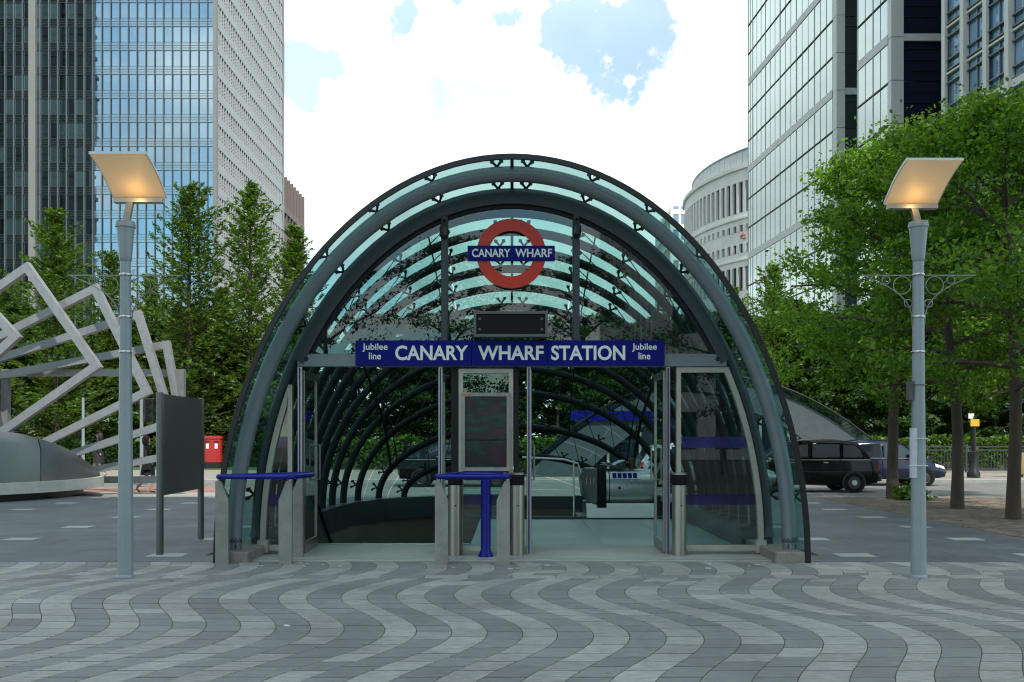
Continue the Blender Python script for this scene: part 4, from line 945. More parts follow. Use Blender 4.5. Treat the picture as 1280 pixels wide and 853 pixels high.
# ------------------------------------------------------------------ cars
def make_wheel(r, w):
    return (MB().lathe([(r*0.62,-w/2),(r*0.95,-w/2),(r,-w/2+0.03),(r,w/2-0.03),(r*0.95,w/2),(r*0.62,w/2)], 22, (0,0,0), 'y', False), MB().lathe([(0.03,-w/2-0.005),(r*0.2,-w/2-0.01),(r*0.55,-w/2+0.02),(r*0.64,-w/2),(r*0.64,w/2),(0.03,w/2)], 22, (0,0,0), 'y'))
def car(name, loc, rz, label, cat, paint, body, house, windows, wheels, r=0.3, extras=None, scale=1.0):
    """body: (x, zlow, zbelt, halfwidth); house: (x, zroof, wbelt, wroof); windows: side polygons (x,z)"""
    t = thing(name, loc, label, cat, rz=rz); t.scale = (scale,)*3
    def loft(rows): 
        m = MB(); n = len(rows[0]); vs = [p for rw in rows for p in rw]; fs = [(i*n+j,i*n+j+1,(i+1)*n+j+1,(i+1)*n+j) for i in range(len(rows)-1) for j in range(n-1)]
        fs += [tuple(range(n-1,-1,-1)), tuple((len(rows)-1)*n+j for j in range(n))]; return m.add(vs, fs)
    rows = []
    for (x, zl, zb, w) in body:
        h = [(w*0.88,zl),(w*0.97,zl+0.08),(w,zl+(zb-zl)*0.4),(w*0.985,zl+(zb-zl)*0.75),(w*0.95,zb-0.02),(w*0.86,zb+0.012),(0,zb+0.03)]
        rows.append([(x,-a,b) for a,b in h]+[(x,a,b) for a,b in reversed(h[:-1])])
    bd = part('body', loft(rows), paint, t, True, False)
    rows = []
    for (x, zb, zr, wb, wr) in house:
        h = [(wb,zb),(wr+(wb-wr)*0.25,zb+(zr-zb)*0.8),(wr*0.96,zr-0.03),(wr*0.8,zr),(0,zr+0.02)]
        rows.append([(x,-a,b) for a,b in h]+[(x,a,b) for a,b in reversed(h[:-1])])
    rf = part('roof', loft(rows), paint, t, True, False)
    hz = [h for h in house]
    zb, zr, wb, wr = hz[1][1], max(h[2] for h in hz), max(h[3] for h in hz), max(h[4] for h in hz)
    def sw(z): k = (z-zb)/((zr-zb)*0.8); return wb+(wr+(wb-wr)*0.25-wb)*k
    for poly in windows:
        for s in (-1, 1):
            pts = [(x, s*(sw(z)+0.008), z) for x,z in poly]; part('window', MB().add(pts, [tuple(range(len(pts)))]), M['carglass'], rf, False, False)
    for (a, b) in ((0,1),(len(hz)-1,len(hz)-2)):     # end screens
        A, B = hz[a], hz[b]; d = -0.012 if A[0] < B[0] else 0.012
        def q(f): return A[0]+(B[0]-A[0])*f+d, A[2]+(B[2]-A[2])*f
        x0_, x1_ = q(0.12)[0], q(0.88)[0]; z0_ = A[2]+(B[2]-A[2])*0.12+0.02; z1_ = A[2]+(B[2]-A[2])*0.88+0.015
        w0 = A[3]*0.86; w1 = B[4]*0.84
        part('windscreen', MB().add([(x0_,-w0,z0_),(x0_,w0,z0_),(x1_,w1,z1_),(x1_,-w1,z1_)], [(0,1,2,3)]), M['carglass'], rf, False, False)
    ty, rm = make_wheel(r, 0.2); tm = ty.mesh('tyre', M['rubber'], smooth=True); rmm = rm.mesh('rim', M['wheelgrey'], smooth=True)
    hw = max(b[3] for b in body)
    for x in wheels:
        for s in (-1, 1):
            wh = part('wheel_arch', MB().lathe([(r*1.16,-0.02),(r*1.16,0.02)], 22, (x,s*(hw-0.012),r+0.02), 'y'), M['black'], t, False, False)
            inst('tyre', tm, wh, (x, s*(hw-0.07), r)); inst('rim', rmm, wh, (x, s*(hw-0.07), r))
    if extras: extras(t)
    return t
def taxi_extras(t):
    for s in (-1, 1):
        part('headlight', MB().lathe([(0.1,0),(0.09,0.05)], 12, (2.2,s*0.6,0.72), 'x'), M['white'], t, False, False)
        part('tail_light', MB().box(-2.3,-2.24,s*0.72-0.06,s*0.72+0.06,0.75,1.0), M['postred'], t, False, False)
        part('door_handle', MB().box(-0.55,-0.4,s*0.885-0.015,s*0.885+0.015,0.98,1.01), M['steel2'], t, False, False)
        part('door_handle', MB().box(0.55,0.7,s*0.885-0.015,s*0.885+0.015,0.98,1.01), M['steel2'], t, False, False)
        part('mirror', MB().bbox(1.0,1.12,s*0.98-0.08,s*0.98+0.08,1.1,1.25,0.02), M['black'], t, False, False)
        for x in (-0.95, 0.08, 1.15): part('door_seam', MB().box(x-0.006,x+0.006,s*0.886-0.004,s*0.886+0.004,0.4,1.1), M['rubber'], t, False, False)
        part('trim_strip', MB().box(-2.1,2.0,s*0.884-0.006,s*0.884+0.006,0.68,0.71), M['dark'], t, False, False)
        part('highlight_strip', MB().box(-1.95,1.3,s*0.862-0.008,s*0.862+0.008,1.075,1.095), M['steel2'], t, False, False)  # bright steel strip stands in for the highlight along the belt line
        part('hub_cap', MB().lathe([(0.1,0),(0.09,s*0.02)], 14, (-1.4,s*0.925,0.33), 'y'), M['steel2'], t, True, False)
        part('hub_cap', MB().lathe([(0.1,0),(0.09,s*0.02)], 14, (1.42,s*0.925,0.33), 'y'), M['steel2'], t, True, False)
    part('bumper', MB().bbox(-2.34,-2.2,-0.84,0.84,0.38,0.58,0.03), M['black'], t, False, False); part('bumper', MB().bbox(2.2,2.34,-0.84,0.84,0.38,0.58,0.03), M['black'], t, False, False)
    rs = part('roof_sign', MB().bbox(0.55,0.75,-0.25,0.25,1.72,1.86,0.03), M['black'], t, False, False)
taxi_body = [(-2.28,0.4,0.86,0.72),(-2.22,0.32,1.02,0.82),(-1.9,0.28,1.1,0.88),(-1.0,0.26,1.12,0.89),(0.9,0.26,1.1,0.89),(1.15,0.26,1.06,0.88),(1.9,0.28,0.98,0.85),(2.2,0.32,0.88,0.78),(2.28,0.4,0.7,0.68)]
taxi_house = [(-2.0,1.09,1.12,0.82,0.8),(-1.6,1.09,1.66,0.83,0.68),(-1.0,1.09,1.74,0.84,0.7),(0.2,1.09,1.76,0.84,0.7),(0.75,1.09,1.68,0.84,0.68),(1.3,1.06,1.08,0.82,0.8)]
taxi_win = [[(-1.72,1.16),(-1.06,1.16),(-1.06,1.58),(-1.42,1.56),(-1.6,1.42)],[(-0.94,1.16),(-0.04,1.16),(-0.04,1.6),(-0.94,1.59)],[(0.1,1.16),(1.02,1.16),(0.68,1.55),(0.1,1.6)]]
car('taxi', (gx(1090,30.2)-2.16, 30.2, -0.12), math.pi, 'black taxi cab parked beside the canopy on the road', 'taxi', M['taxi'], taxi_body, taxi_house, taxi_win, (-1.4,1.42), 0.33, taxi_extras, 0.93)
mpv_body = [(-2.2,0.42,0.9,0.72),(-2.12,0.3,1.0,0.84),(-1.0,0.24,1.0,0.89),(0.9,0.24,0.97,0.89),(1.3,0.26,0.93,0.87),(1.9,0.28,0.78,0.82),(2.15,0.32,0.66,0.74),(2.24,0.42,0.55,0.6)]
mpv_house = [(-2.16,0.98,1.02,0.8,0.78),(-1.85,0.98,1.5,0.83,0.66),(-0.8,0.98,1.63,0.84,0.68),(0.2,0.98,1.62,0.84,0.68),(0.6,0.98,1.52,0.84,0.67),(1.6,0.86,0.9,0.8,0.76)]
mpv_win = [[(-1.95,1.06),(-1.3,1.05),(-1.3,1.48),(-1.72,1.44)],[(-1.2,1.05),(-0.2,1.03),(-0.2,1.51),(-1.2,1.49)],[(-0.1,1.03),(1.15,1.0),(0.5,1.44),(-0.1,1.5)]]
def mpv_extras(t):
    for s in (-1, 1):
        part('headlight', MB().add([(1.75,s*0.845,0.68),(2.12,s*0.74,0.6),(2.08,s*0.75,0.7),(1.72,s*0.83,0.8)], [(0,1,2,3)]), M['white'], t, False, False)
        part('tail_light', MB().box(-2.16,-2.08,s*0.74-0.08,s*0.74+0.08,0.8,1.0), M['postred'], t, False, False)
        part('mirror', MB().bbox(0.75,0.92,s*0.97-0.09,s*0.97+0.09,1.0,1.14,0.03), M['carblue'], t, False, False)
        part('trim_strip', MB().box(-1.9,1.2,s*0.888-0.006,s*0.888+0.006,0.98,1.005), M['steel2'], t, False, False)
        for x in (-1.2,-0.15,0.95): part('door_seam', MB().box(x-0.006,x+0.006,s*0.889-0.004,s*0.889+0.004,0.35,0.95), M['rubber'], t, False, False)
car('people_carrier', (gx(1174,34.2)-2.2, 34.2, -0.12), 0, 'dark blue people carrier behind the first trunk and the taxi', 'car', M['carblue'], mpv_body, mpv_house, mpv_win, (-1.35,1.35), 0.31, mpv_extras, 0.98)
car('saloon_car', (gx(575,33.5), 33.5, -0.12), 0, 'dark car seen through the glass behind the left doorway', 'car', M['taxi'], mpv_body, mpv_house, mpv_win, (-1.35,1.35), 0.31, mpv_extras, 0.95)
car('estate_car', (gx(880,29.8), 29.8, -0.12), 0, 'silver car seen through the side window with blue bands', 'car', M['carsilver'], mpv_body, mpv_house, mpv_win, (-1.35,1.35), 0.31, mpv_extras, 0.95)

# ------------------------------------------------------------------ second canopy across the road
Y2 = 38.6; AX, AY, KC = 891.0, 470.0, 0.0021
def arc2(x, d=0.0): return gz(AY+KC*(x-AX)**2+d, Y2)
c2 = thing('second_canopy', (gx(AX,Y2), Y2, 0), 'low wide glass canopy across the road, its grey arch sloping down behind the taxi', 'canopy')
xs2 = [AX+(1130-AX)*math.sin(math.pi/2*k/22) for k in range(-22, 23)]
top = [(gx(x,Y2), max(0.02, arc2(x,10))) for x in xs2]; low = [(gx(AX+(x-AX)*0.8,Y2), max(0.0, arc2(x, 10)-(0.86+0.1*abs(x-AX)/240))) for x in xs2]
part('steel_arch', MB().ring(top, low, Y2-0.15, Y2+0.25, 'y', False), pmat('canopy_beam', (0.075,0.095,0.105), 0.55, spec=0.3), c2)
for k in range(0, 44, 2):
    seg = xs2[k:k+3]; vs = []
    for yy in (Y2-0.35, Y2+3.5, Y2+7.0):
        for x in seg: vs.append((gx(x,Y2), yy, max(0.0, arc2(x,0)-(0.02*(yy-Y2))**1)))
    part('glass_panel', MB().add(vs, [(0,1,4,3),(1,2,5,4),(3,4,7,6),(4,5,8,7)]), M['glass_shell'], c2, True)
    x = seg[0]; inst('glass_clip', CLIP, c2, (gx(x,Y2)-gx(AX,Y2), -0.05, max(0.05, arc2(x,6))), (0, math.atan(2*KC*(x-AX)), 0), (1.6,1.6,1.6))
part('edge_trim', MB().tube([(gx(x,Y2), Y2-0.36, max(0.0, arc2(x,0))) for x in xs2], 0.045, 6), M['dark'], c2, True)
for j, yy in enumerate((Y2+2.4, Y2+4.8, Y2+7.0)): part('rib', MB().tube([(gx(x,Y2), yy, max(0.0, arc2(x,9)-0.05)) for x in xs2], 0.08, 8), M['dark'], c2, True)
gp = [(x, z) for x, z in low]; gl = [(x, Y2+0.05, z) for x, z in gp if z > 0.02]; gl = gl+[(gl[-1][0],Y2+0.05,0.0),(gl[0][0],Y2+0.05,0.0)]
part('glazed_front', MB().add(gl, [tuple(range(len(gl)))]), M['carglass'], c2)
for x in (760, 800, 850, 900, 950, 985, 996): 
    zt2 = max(0.3, gz(AY+KC*((x-AX)/0.8)**2+10, Y2)-0.95); part('front_post', MB().box(gx(x,Y2)-0.05,gx(x,Y2)+0.05,Y2-0.06,Y2+0.04,0,min(zt2,2.6)), M['frame'], c2)
part('blue_sign', MB().bbox(gx(712,Y2-0.3),gx(835,Y2-0.3),Y2-0.3,Y2-0.2,gz(526,Y2),gz(514,Y2),0.01), M['signblue'], c2)

# ------------------------------------------------------------------ person
def person(name, loc, rz, label, dress=True):
    J = {'pelvis':(0,0,.92),'waist':(0,0,1.08),'chest':(0,-.01,1.3),'neck':(0,0,1.46),'head0':(0,.01,1.53),'head':(0,.02,1.62),'crown':(0,.01,1.7),
         'shl':(.17,0,1.4),'ell':(.22,-.03,1.13),'wrl':(.2,.12,.93),'hal':(.19,.17,.86),'shr':(-.17,0,1.4),'elr':(-.22,.02,1.13),'wrr':(-.21,-.08,.92),'har':(-.2,-.11,.85),
         'hl':(.09,0,.88),'kl':(.09,.2,.5),'al':(.09,.1,.09),'tl':(.09,.24,.03),'hr':(-.09,0,.88),'kr':(-.09,-.03,.48),'ar':(-.09,-.32,.14),'tr':(-.09,-.22,.03)}
    rad = {'pelvis':.15,'waist':.12,'chest':.14,'neck':.055,'head0':.075,'head':.095,'crown':.06,'shl':.07,'ell':.045,'wrl':.03,'hal':.035,'shr':.07,'elr':.045,'wrr':.03,'har':.035,'hl':.1,'kl':.06,'al':.04,'tl':.035,'hr':.1,'kr':.06,'ar':.04,'tr':.035}
    E = [('pelvis','waist'),('waist','chest'),('chest','neck'),('neck','head0'),('head0','head'),('head','crown'),('chest','shl'),('shl','ell'),('ell','wrl'),('wrl','hal'),('chest','shr'),('shr','elr'),('elr','wrr'),('wrr','har'),('pelvis','hl'),('hl','kl'),('kl','al'),('al','tl'),('pelvis','hr'),('hr','kr'),('kr','ar'),('ar','tr')]
    ks = list(J); me = bpy.data.meshes.new('body'); me.from_pydata([J[k] for k in ks], [(ks.index(a),ks.index(b)) for a,b in E], [])
    ob = bpy.data.objects.new('b', me); COL.objects.link(ob); md = ob.modifiers.new('s','SKIN'); sv = me.skin_vertices[0].data
    for i, k in enumerate(ks): sv[i].radius = (rad[k], rad[k]*(0.75 if k in ('chest','pelvis','waist') else 1)); sv[i].use_root = (k == 'pelvis')
    ob.modifiers.new('u','SUBSURF').levels = 2
    dg = bpy.context.evaluated_depsgraph_get(); m2 = bpy.data.meshes.new_from_object(ob.evaluated_get(dg)); bpy.data.objects.remove(ob); m2.name = 'body'
    m2.materials.clear(); m2.materials.append(M['skin']); m2.materials.append(M['cloth'])
    for p in m2.polygons:
        z = p.center.z; x = abs(p.center.x); p.use_smooth = True
        p.material_index = 1 if (0.55 < z < 1.47 and not (z < 0.93 and x > 0.17)) or z < 0.06 else 0
    t = thing(name, loc, label, 'person', rz=rz); inst('body', m2, t)
    h = MB().lathe([(0.02,1.76),(0.085,1.73),(0.112,1.66),(0.112,1.58),(0.1,1.5),(0.07,1.46)], 14, (0,-0.015,0)); h.v = [(x, y*1.05-0.02 if y < 0.06 else 0.055, z) for x,y,z in h.v]; part('hair', h, M['hair'], t, True, False)
    s = MB().lathe([(0.15,1.05),(0.19,0.9),(0.23,0.62),(0.235,0.55)], 18, caps=False); s.v = [(x, y*0.9+0.02, z) for x,y,z in s.v]; part('skirt', s, M['cloth'], t, True, False)
    part('bag', MB().bbox(0.2,0.3,-0.12,0.14,0.72,1.0,0.03), M['black'], t, False, False)
person('person', (gx(124,38.5), 38.5, 0.0), R(100), 'person in dark clothes far off between the lower steel frames')
person('person', (gx(184,29.3), 29.3, -0.12), R(-75), 'person in a dark dress walking behind the steel frames')

# ------------------------------------------------------------------ trees
def leaf_quads(name, C, size, mat, rg, flat=0.35, aspect=0.6, dirs=None):
    """C: (N,3) leaf centres; one bent leaf of two faces each"""
    n = len(C); u = rg.normal(size=(n,3)); 
    if dirs is not None: u = dirs+0.45*u
    u[:,2] *= 0.7; u /= np.linalg.norm(u, axis=1)[:,None]
    w = rg.normal(size=(n,3)); w[:,2] += flat*2; w /= np.linalg.norm(w, axis=1)[:,None]
    v = np.cross(w, u); v /= (np.linalg.norm(v, axis=1)[:,None]+1e-9)
    s = size*(0.5+rg.random(n)**1.5*1.1)[:,None]
    P = np.empty((n,4,3)); P[:,0] = C-u*s; P[:,1] = C+v*s*aspect; P[:,2] = C+u*s; P[:,3] = C-v*s*aspect
    me = bpy.data.meshes.new(name); me.vertices.add(n*4); me.vertices.foreach_set('co', P.reshape(-1).astype(np.float32))
    me.loops.add(n*4); me.loops.foreach_set('vertex_index', np.arange(n*4, dtype=np.int32)); me.polygons.add(n); me.polygons.foreach_set('loop_start', np.arange(0, n*4, 4, dtype=np.int32))
    me.update(calc_edges=True); me.materials.append(mat); return me
def broadleaf(seed, H=9.0, crown0=2.9, rad=2.9, nlimb=25, per=215, size=0.052, mat='leaf', sub=6):
    rg = np.random.default_rng(seed); tr = MB(); C = []
    def trunk_at(z): return Vector((0.12*math.sin(z*0.7+seed), 0.12*math.cos(z*0.6+seed*2)-0.1, z))
    zs = np.linspace(0, H*0.93, 12); tr.tube([trunk_at(z) if z > 0.5 else Vector((trunk_at(0.5).x, trunk_at(0.5).y, z-0.05)) for z in zs], [0.132*(1.18 if i == 0 else 1-0.8*(i/11)**1.2) for i in range(12)], 10)
    for i in range(nlimb):
        f = (i+0.5)/nlimb; z0 = crown0*0.92+(H*0.9-crown0)*f; a = i*2.399+rg.normal()*0.3
        prof = math.sin(math.pi*min(1, 0.22+0.78*f))**0.6*(1-0.35*f); L_ = rad*prof*rg.uniform(0.8,1.15); up = 0.15+0.75*f
        p0 = trunk_at(z0); d = Vector((math.cos(a), math.sin(a), up)).normalized(); side = Vector((-math.sin(a), math.cos(a), 0))
        pts = [p0+d*(L_*t)+side*(0.18*L_*math.sin(2.2*t+i))*t+Vector((0,0,-0.22*t*t*L_ if f < 0.4 else 0.05*t)) for t in np.linspace(0,1,6)]
        tr.tube(pts, [0.055*(1-0.8*t)*(1.1-0.5*f)+0.008 for t in np.linspace(0,1,6)], 6, False)
        for j in range(sub):
            t = 0.25+0.75*(j+rg.uniform(0.2,0.8))/sub; k = min(4, int(t*5)); b = pts[k].lerp(pts[k+1], t*5-k)
            dd = (d*0.6+side*rg.normal()*0.9+Vector((0,0,rg.normal()*0.45+0.1))).normalized(); l2 = L_*rg.uniform(0.22,0.45)*(1.1-0.4*t)+0.25
            e = b+dd*l2; tr.tube([b, b.lerp(e,0.5)+Vector((0,0,0.05)), e], [0.018,0.012,0.005], 4, False)
            m = int(per*rg.uniform(0.6,1.35)); tt = rg.uniform(0.15,1.08,m)**0.75; q = np.array(b)[None,:]+np.array(dd*l2)[None,:]*tt[:,None]
            sp = 0.11+0.11*rg.random(); q = q+rg.normal(size=(m,3))*np.array([sp*1.25,sp*1.25,sp*0.75]); C.append(q)
    C = np.concatenate(C)
    return tr.mesh('trunk', M['bark'], smooth=True, fix=False), leaf_quads('crown', C, size, M[mat], rg)
def conifer(seed, H=15.5, base=1.0, rad=4.7, n=210, size=0.26, mat='needle'):
    rg = np.random.default_rng(seed); tr = MB(); C = []; D = []
    tr.tube([(0,0,-0.05),(0.02,0,H*0.5),(0,0,H*0.98)], [0.22,0.13,0.02], 8)
    for i in range(n):
        f = ((i+0.5)/n)**0.9; z0 = base+(H*0.985-base)*f; a = i*2.399+rg.normal()*0.4
        L_ = rad*((1-f)**0.62*0.9+0.05)*rg.uniform(0.4,1.2)*(1+0.22*math.sin(a*1.0+seed)+0.15*math.sin(f*23+a*2)); up = 0.25+0.75*f+rg.normal()*0.08
        d = Vector((math.cos(a), math.sin(a), up)).normalized(); p0 = Vector((0,0,z0)); e = p0+d*L_+Vector((0,0,0.06*L_))
        tr.tube([p0,e], [0.028*(1-f)+0.008,0.004], 4, False)
        m = int(30+130*L_/rad*rg.uniform(0.7,1.2)); tt = rg.uniform(0.12,1.05,m); wd = 0.26*L_*(1.05-tt)+0.07
        side = np.array([-math.sin(a), math.cos(a), 0.0]); lat = rg.uniform(-1,1,m)
        q = np.array(p0)+np.array(e-p0)[None,:]*tt[:,None]+side[None,:]*(lat*wd)[:,None]+rg.normal(size=(m,3))*0.06; q[:,2] -= 0.1*np.abs(lat)*wd
        C.append(q); D.append(np.array(d)[None,:]*0.8+side[None,:]*np.sign(lat)[:,None]*0.8)
    C = np.concatenate(C); D = np.concatenate(D)
    return tr.mesh('trunk', M['bark2'], smooth=True, fix=False), leaf_quads('crown', C, size*0.5, M[mat], rg, 0.5, 0.36, D)
BL = [broadleaf(11), broadleaf(23, 9.4), broadleaf(37, 9.0, 2.7, 3.0)]
BS = [broadleaf(51, 10.0, 0.9, 3.6, 28, 190, 0.12, 'leaf2', 7)]
CF = [conifer(3), conifer(8, rad=5.2), conifer(15, n=165)]
def tree(name, vari, loc, label, cat='tree', group=None, rz=0.0, s=1.0, sz=None):
    t = thing(name, loc, label, cat, group, rz); t.scale = (s, s, sz or s)
    inst('trunk', vari[0], t); inst('crown', vari[1], t); return t
G = 'broadleaf trees in the sett bed'
tree('broadleaf_tree', BL[0], (9.85,25.0,0), 'leafy green tree on the setts with a small plant at its foot', 'tree', G, 0.3, 1.12)
tree('broadleaf_tree', BL[1], (9.65,21.3,0), 'leafy green tree on the setts, middle trunk of three', 'tree', G, 2.0, 1.0)
tree('broadleaf_tree', BL[2], (9.7,18.5,0), 'nearest leafy green tree on the setts, its crown cut by the right edge', 'tree', G, 4.1, 0.97)
tree('broadleaf_tree', BL[1], (14.0,25.2,0), 'leafy green tree farther back in the bed, behind the nearest trunk', 'tree', G, 3.3, 1.0)
G = 'conical conifers along the far pavement'
for i, (px, apex, Y, lab) in enumerate((
    (70,262,52,'conical conifer rising behind the upper corner of the steel frames'), (236,232,52,'tall conical conifer directly right of the left lamp post'),
    (313,228,52,'tallest conical conifer in front of the white louvred tower side'), (369,282,56,'bright conical conifer at the edge of the arch below the brown block'),
    (140,318,58,'shorter conifer behind the left lamp column'), (10,345,60,'conifer at the far left edge above the drum'),
    (275,360,57,'short conifer filling the gap between the two tallest conifers'), (190,345,62,'short conifer behind the lamp bracket'),
    (968,330,50,'slender conifer right of the arch in front of the pale glass tower'), (918,360,60,'conifer peeking out beside the arch below the curved white block'))):
    h = gz(apex, Y); s = h/15.5
    tree('conifer', CF[i % 3], (gx(px,Y), Y, 0), lab, 'tree', G, i*1.3, max(s, 0.72), s)
G = 'dark trees beyond the road'
for i, (X, Y, s, lab) in enumerate((
    (-24,60,0.95,'dark bushy tree at the far left behind the sculpture'), (-17.5,56,0.9,'dark bushy tree between conifers behind the noticeboard'), (-12.2,55,0.85,'dark bushy tree behind the red post box'),
    (-7.4,54,0.9,'dark bushy tree seen through the left part of the canopy glass'), (-2.0,53,0.85,'dark bushy tree seen through the middle of the canopy glass'), (2.8,54,0.88,'dark bushy tree seen through the right doorway'),
    (8.0,55,0.9,'dark bushy tree seen through the right side of the canopy'), (15.5,52,0.85,'dark bushy tree above the low end of the second canopy'), (20.5,50,0.9,'dark bushy tree behind the hedge left of the yellow sign'),
    (25.5,51,0.92,'dark bushy tree behind the hedge right of the yellow sign'), (30.5,49,0.9,'dark bushy tree at the right edge behind the litter bin'),
    (18,62,1.1,'taller dark tree far behind the second canopy'), (27.5,64,1.15,'taller dark tree far behind the yellow sign'), (-29.5,57,1.0,'dark bushy tree beyond the left edge'),
    (-4.8,60,1.0,'tall dark tree deep behind the canopy, left of its middle'), (0.4,61,1.0,'tall dark tree deep behind the middle of the canopy'), (5.6,62,1.0,'tall dark tree deep behind the canopy, right of its middle'), (12,60,1.0,'tall dark tree behind the second canopy roof'), (-20.5,62,1.05,'tall dark tree behind the left lamp column'), (23,60,1.1,'tall dark tree behind the hedge and the middle trunk'))):
    tree('bushy_tree', BS[0], (X,Y,0), lab, 'tree', G, i*0.9, s*1.15, s)
G = 'trees across the square'
for i, (X, Y, s) in enumerate(((-7.5,-13,1.1),(2.8,-12,1.0),(-2.6,-15,1.15),(9.0,-14,1.05))):
    tree('square_tree', broadleaf(70+i, 9.5, 2.6, 3.4, 20, 110, 0.06, 'leaf2', 6), (X,Y,0), ('leafy tree mirrored in the left upper pane of the front','leafy tree mirrored right of the red ring','leafy tree mirrored in the middle pane of the front','leafy tree mirrored in the right upper pane of the front')[i], 'tree', G, i*1.7, s)
def hedge(name, x0, x1, y0, y1, h, label, n, mat='hedge', size=0.09):
    rg = np.random.default_rng(abs(hash(label)) % 1000 if False else int(x0*7+y0) % 997)
    t = thing(name, ((x0+x1)/2,(y0+y1)/2,0), label, 'hedge'); cx, cy = (x0+x1)/2, (y0+y1)/2
    C = np.stack([rg.uniform(x0-cx,x1-cx,n), rg.uniform(y0-cy,y1-cy,n), rg.uniform(0.05,1,n)**0.6*h], 1)
    front = rg.random(n) < 0.6; C[front,1] = (y0-cy)+np.abs(rg.normal(size=front.sum()))*0.12; C[:,2] += rg.normal(size=n)*0.06+0.08*np.sin(C[:,0]*1.7)
    o = inst('foliage', leaf_quads('foliage', C, size, M[mat], rg), t); part('core', MB().box(x0+.1,x1-.1,y0+.3,y1-.1,0,h*0.86), M['earth'], t); return t
hedge('hedge', 12.0, 34, 45.0, 46.6, 1.55, 'long clipped bright green hedge behind the railing', 16000)
hedge('hedge', -40, -9, 50.0, 51.6, 1.3, 'dark low hedge behind the red post box', 9000, 'leaf2', 0.12)
hedge('hedge', -9, 11.5, 47.5, 49.0, 1.5, 'low hedge seen through the glass canopy', 9000, 'hedge', 0.1)
rg = np.random.default_rng(5)
q = rg.normal(size=(420,3))*np.array([0.2,0.17,0.12])+np.array([0,0,0.18]); q[:,2] = np.abs(q[:,2])
t = thing('small_plant', (10.05,24.15,0), 'small bright green plant at the foot of the first tree trunk', 'plant'); inst('leaves', leaf_quads('leaves', q, 0.07, M['hedge'], rg), t)
t = thing('round_bush', (gx(52,40),40,0), 'round reddish green bush peeking over the sculpture drum', 'bush')
q = rg.normal(size=(2600,3)); q /= np.linalg.norm(q,axis=1)[:,None]; q = q*np.array([0.62,0.6,0.62])*rg.uniform(0.75,1.05,2600)[:,None]+np.array([0,0,0.95])
inst('leaves', leaf_quads('leaves', q, 0.06, leafmat('bushleaf', (0.09,0.085,0.02), 0.3), rg), t); part('stem', MB().lathe([(0.05,0),(0.05,0.6)], 8), M['bark'], t, False, False)

# ------------------------------------------------------------------ buildings
GL = dict(
    tower=mirrormat('tower_glass', (0.011,0.02,0.021), (0.66,0.86,1.0), 0.42, 0.01, 1.0, 0.02),
    spandrel=mirrormat('spandrel_glass', (0.01,0.018,0.019), (0.7,0.88,0.98), 0.4, 0.03, 0.1),
    pale=mirrormat('pale_glass', (0.18,0.27,0.28), (0.8,0.93,0.93), 0.44, 0.02, 0.05, 0.02),
    darkwin=mirrormat('dark_window', (0.015,0.025,0.028), (0.6,0.7,0.72), 0.12, 0.02, 0.5),
    bluewin=mirrormat('blue_window', (0.09,0.18,0.3), (0.6,0.8,1.0), 0.5, 0.02, 0.3, 0.02),
    navy=mirrormat('navy_panel', (0.012,0.02,0.04), (0.3,0.36,0.5), 0.02, 0.25, 0.1),
)
M['panel_light'] = pmat('panel_light', (0.6,0.62,0.62), 0.55, 0.1, var=0.05, scale=0.4)
M['tower_metal'] = pmat('tower_metal', (0.055,0.064,0.065), 0.5, 0.2, var=0.06, scale=0.5)
M['alu'] = pmat('alu', (0.2,0.22,0.225), 0.4, 0.4, var=0.06, scale=0.5)
M['concrete'] = pmat('concrete', (0.23,0.235,0.23), 0.7, var=0.07, scale=0.4)
M['greypanel'] = pmat('greypanel', (0.55,0.57,0.58), 0.5, 0.2, var=0.06, scale=0.4)
M['louvre'] = pmat('louvre', (0.42,0.435,0.445), 0.55, 0.2, var=0.08, scale=0.5)
M['portland'] = pmat('portland', (0.87,0.865,0.83), 0.75, var=0.1, scale=0.35)
M['brown'] = pmat('brown', (0.12,0.075,0.065), 0.7, var=0.1, scale=0.5)
M['cream'] = pmat('cream', (0.66,0.66,0.62), 0.6, var=0.08, scale=0.5)
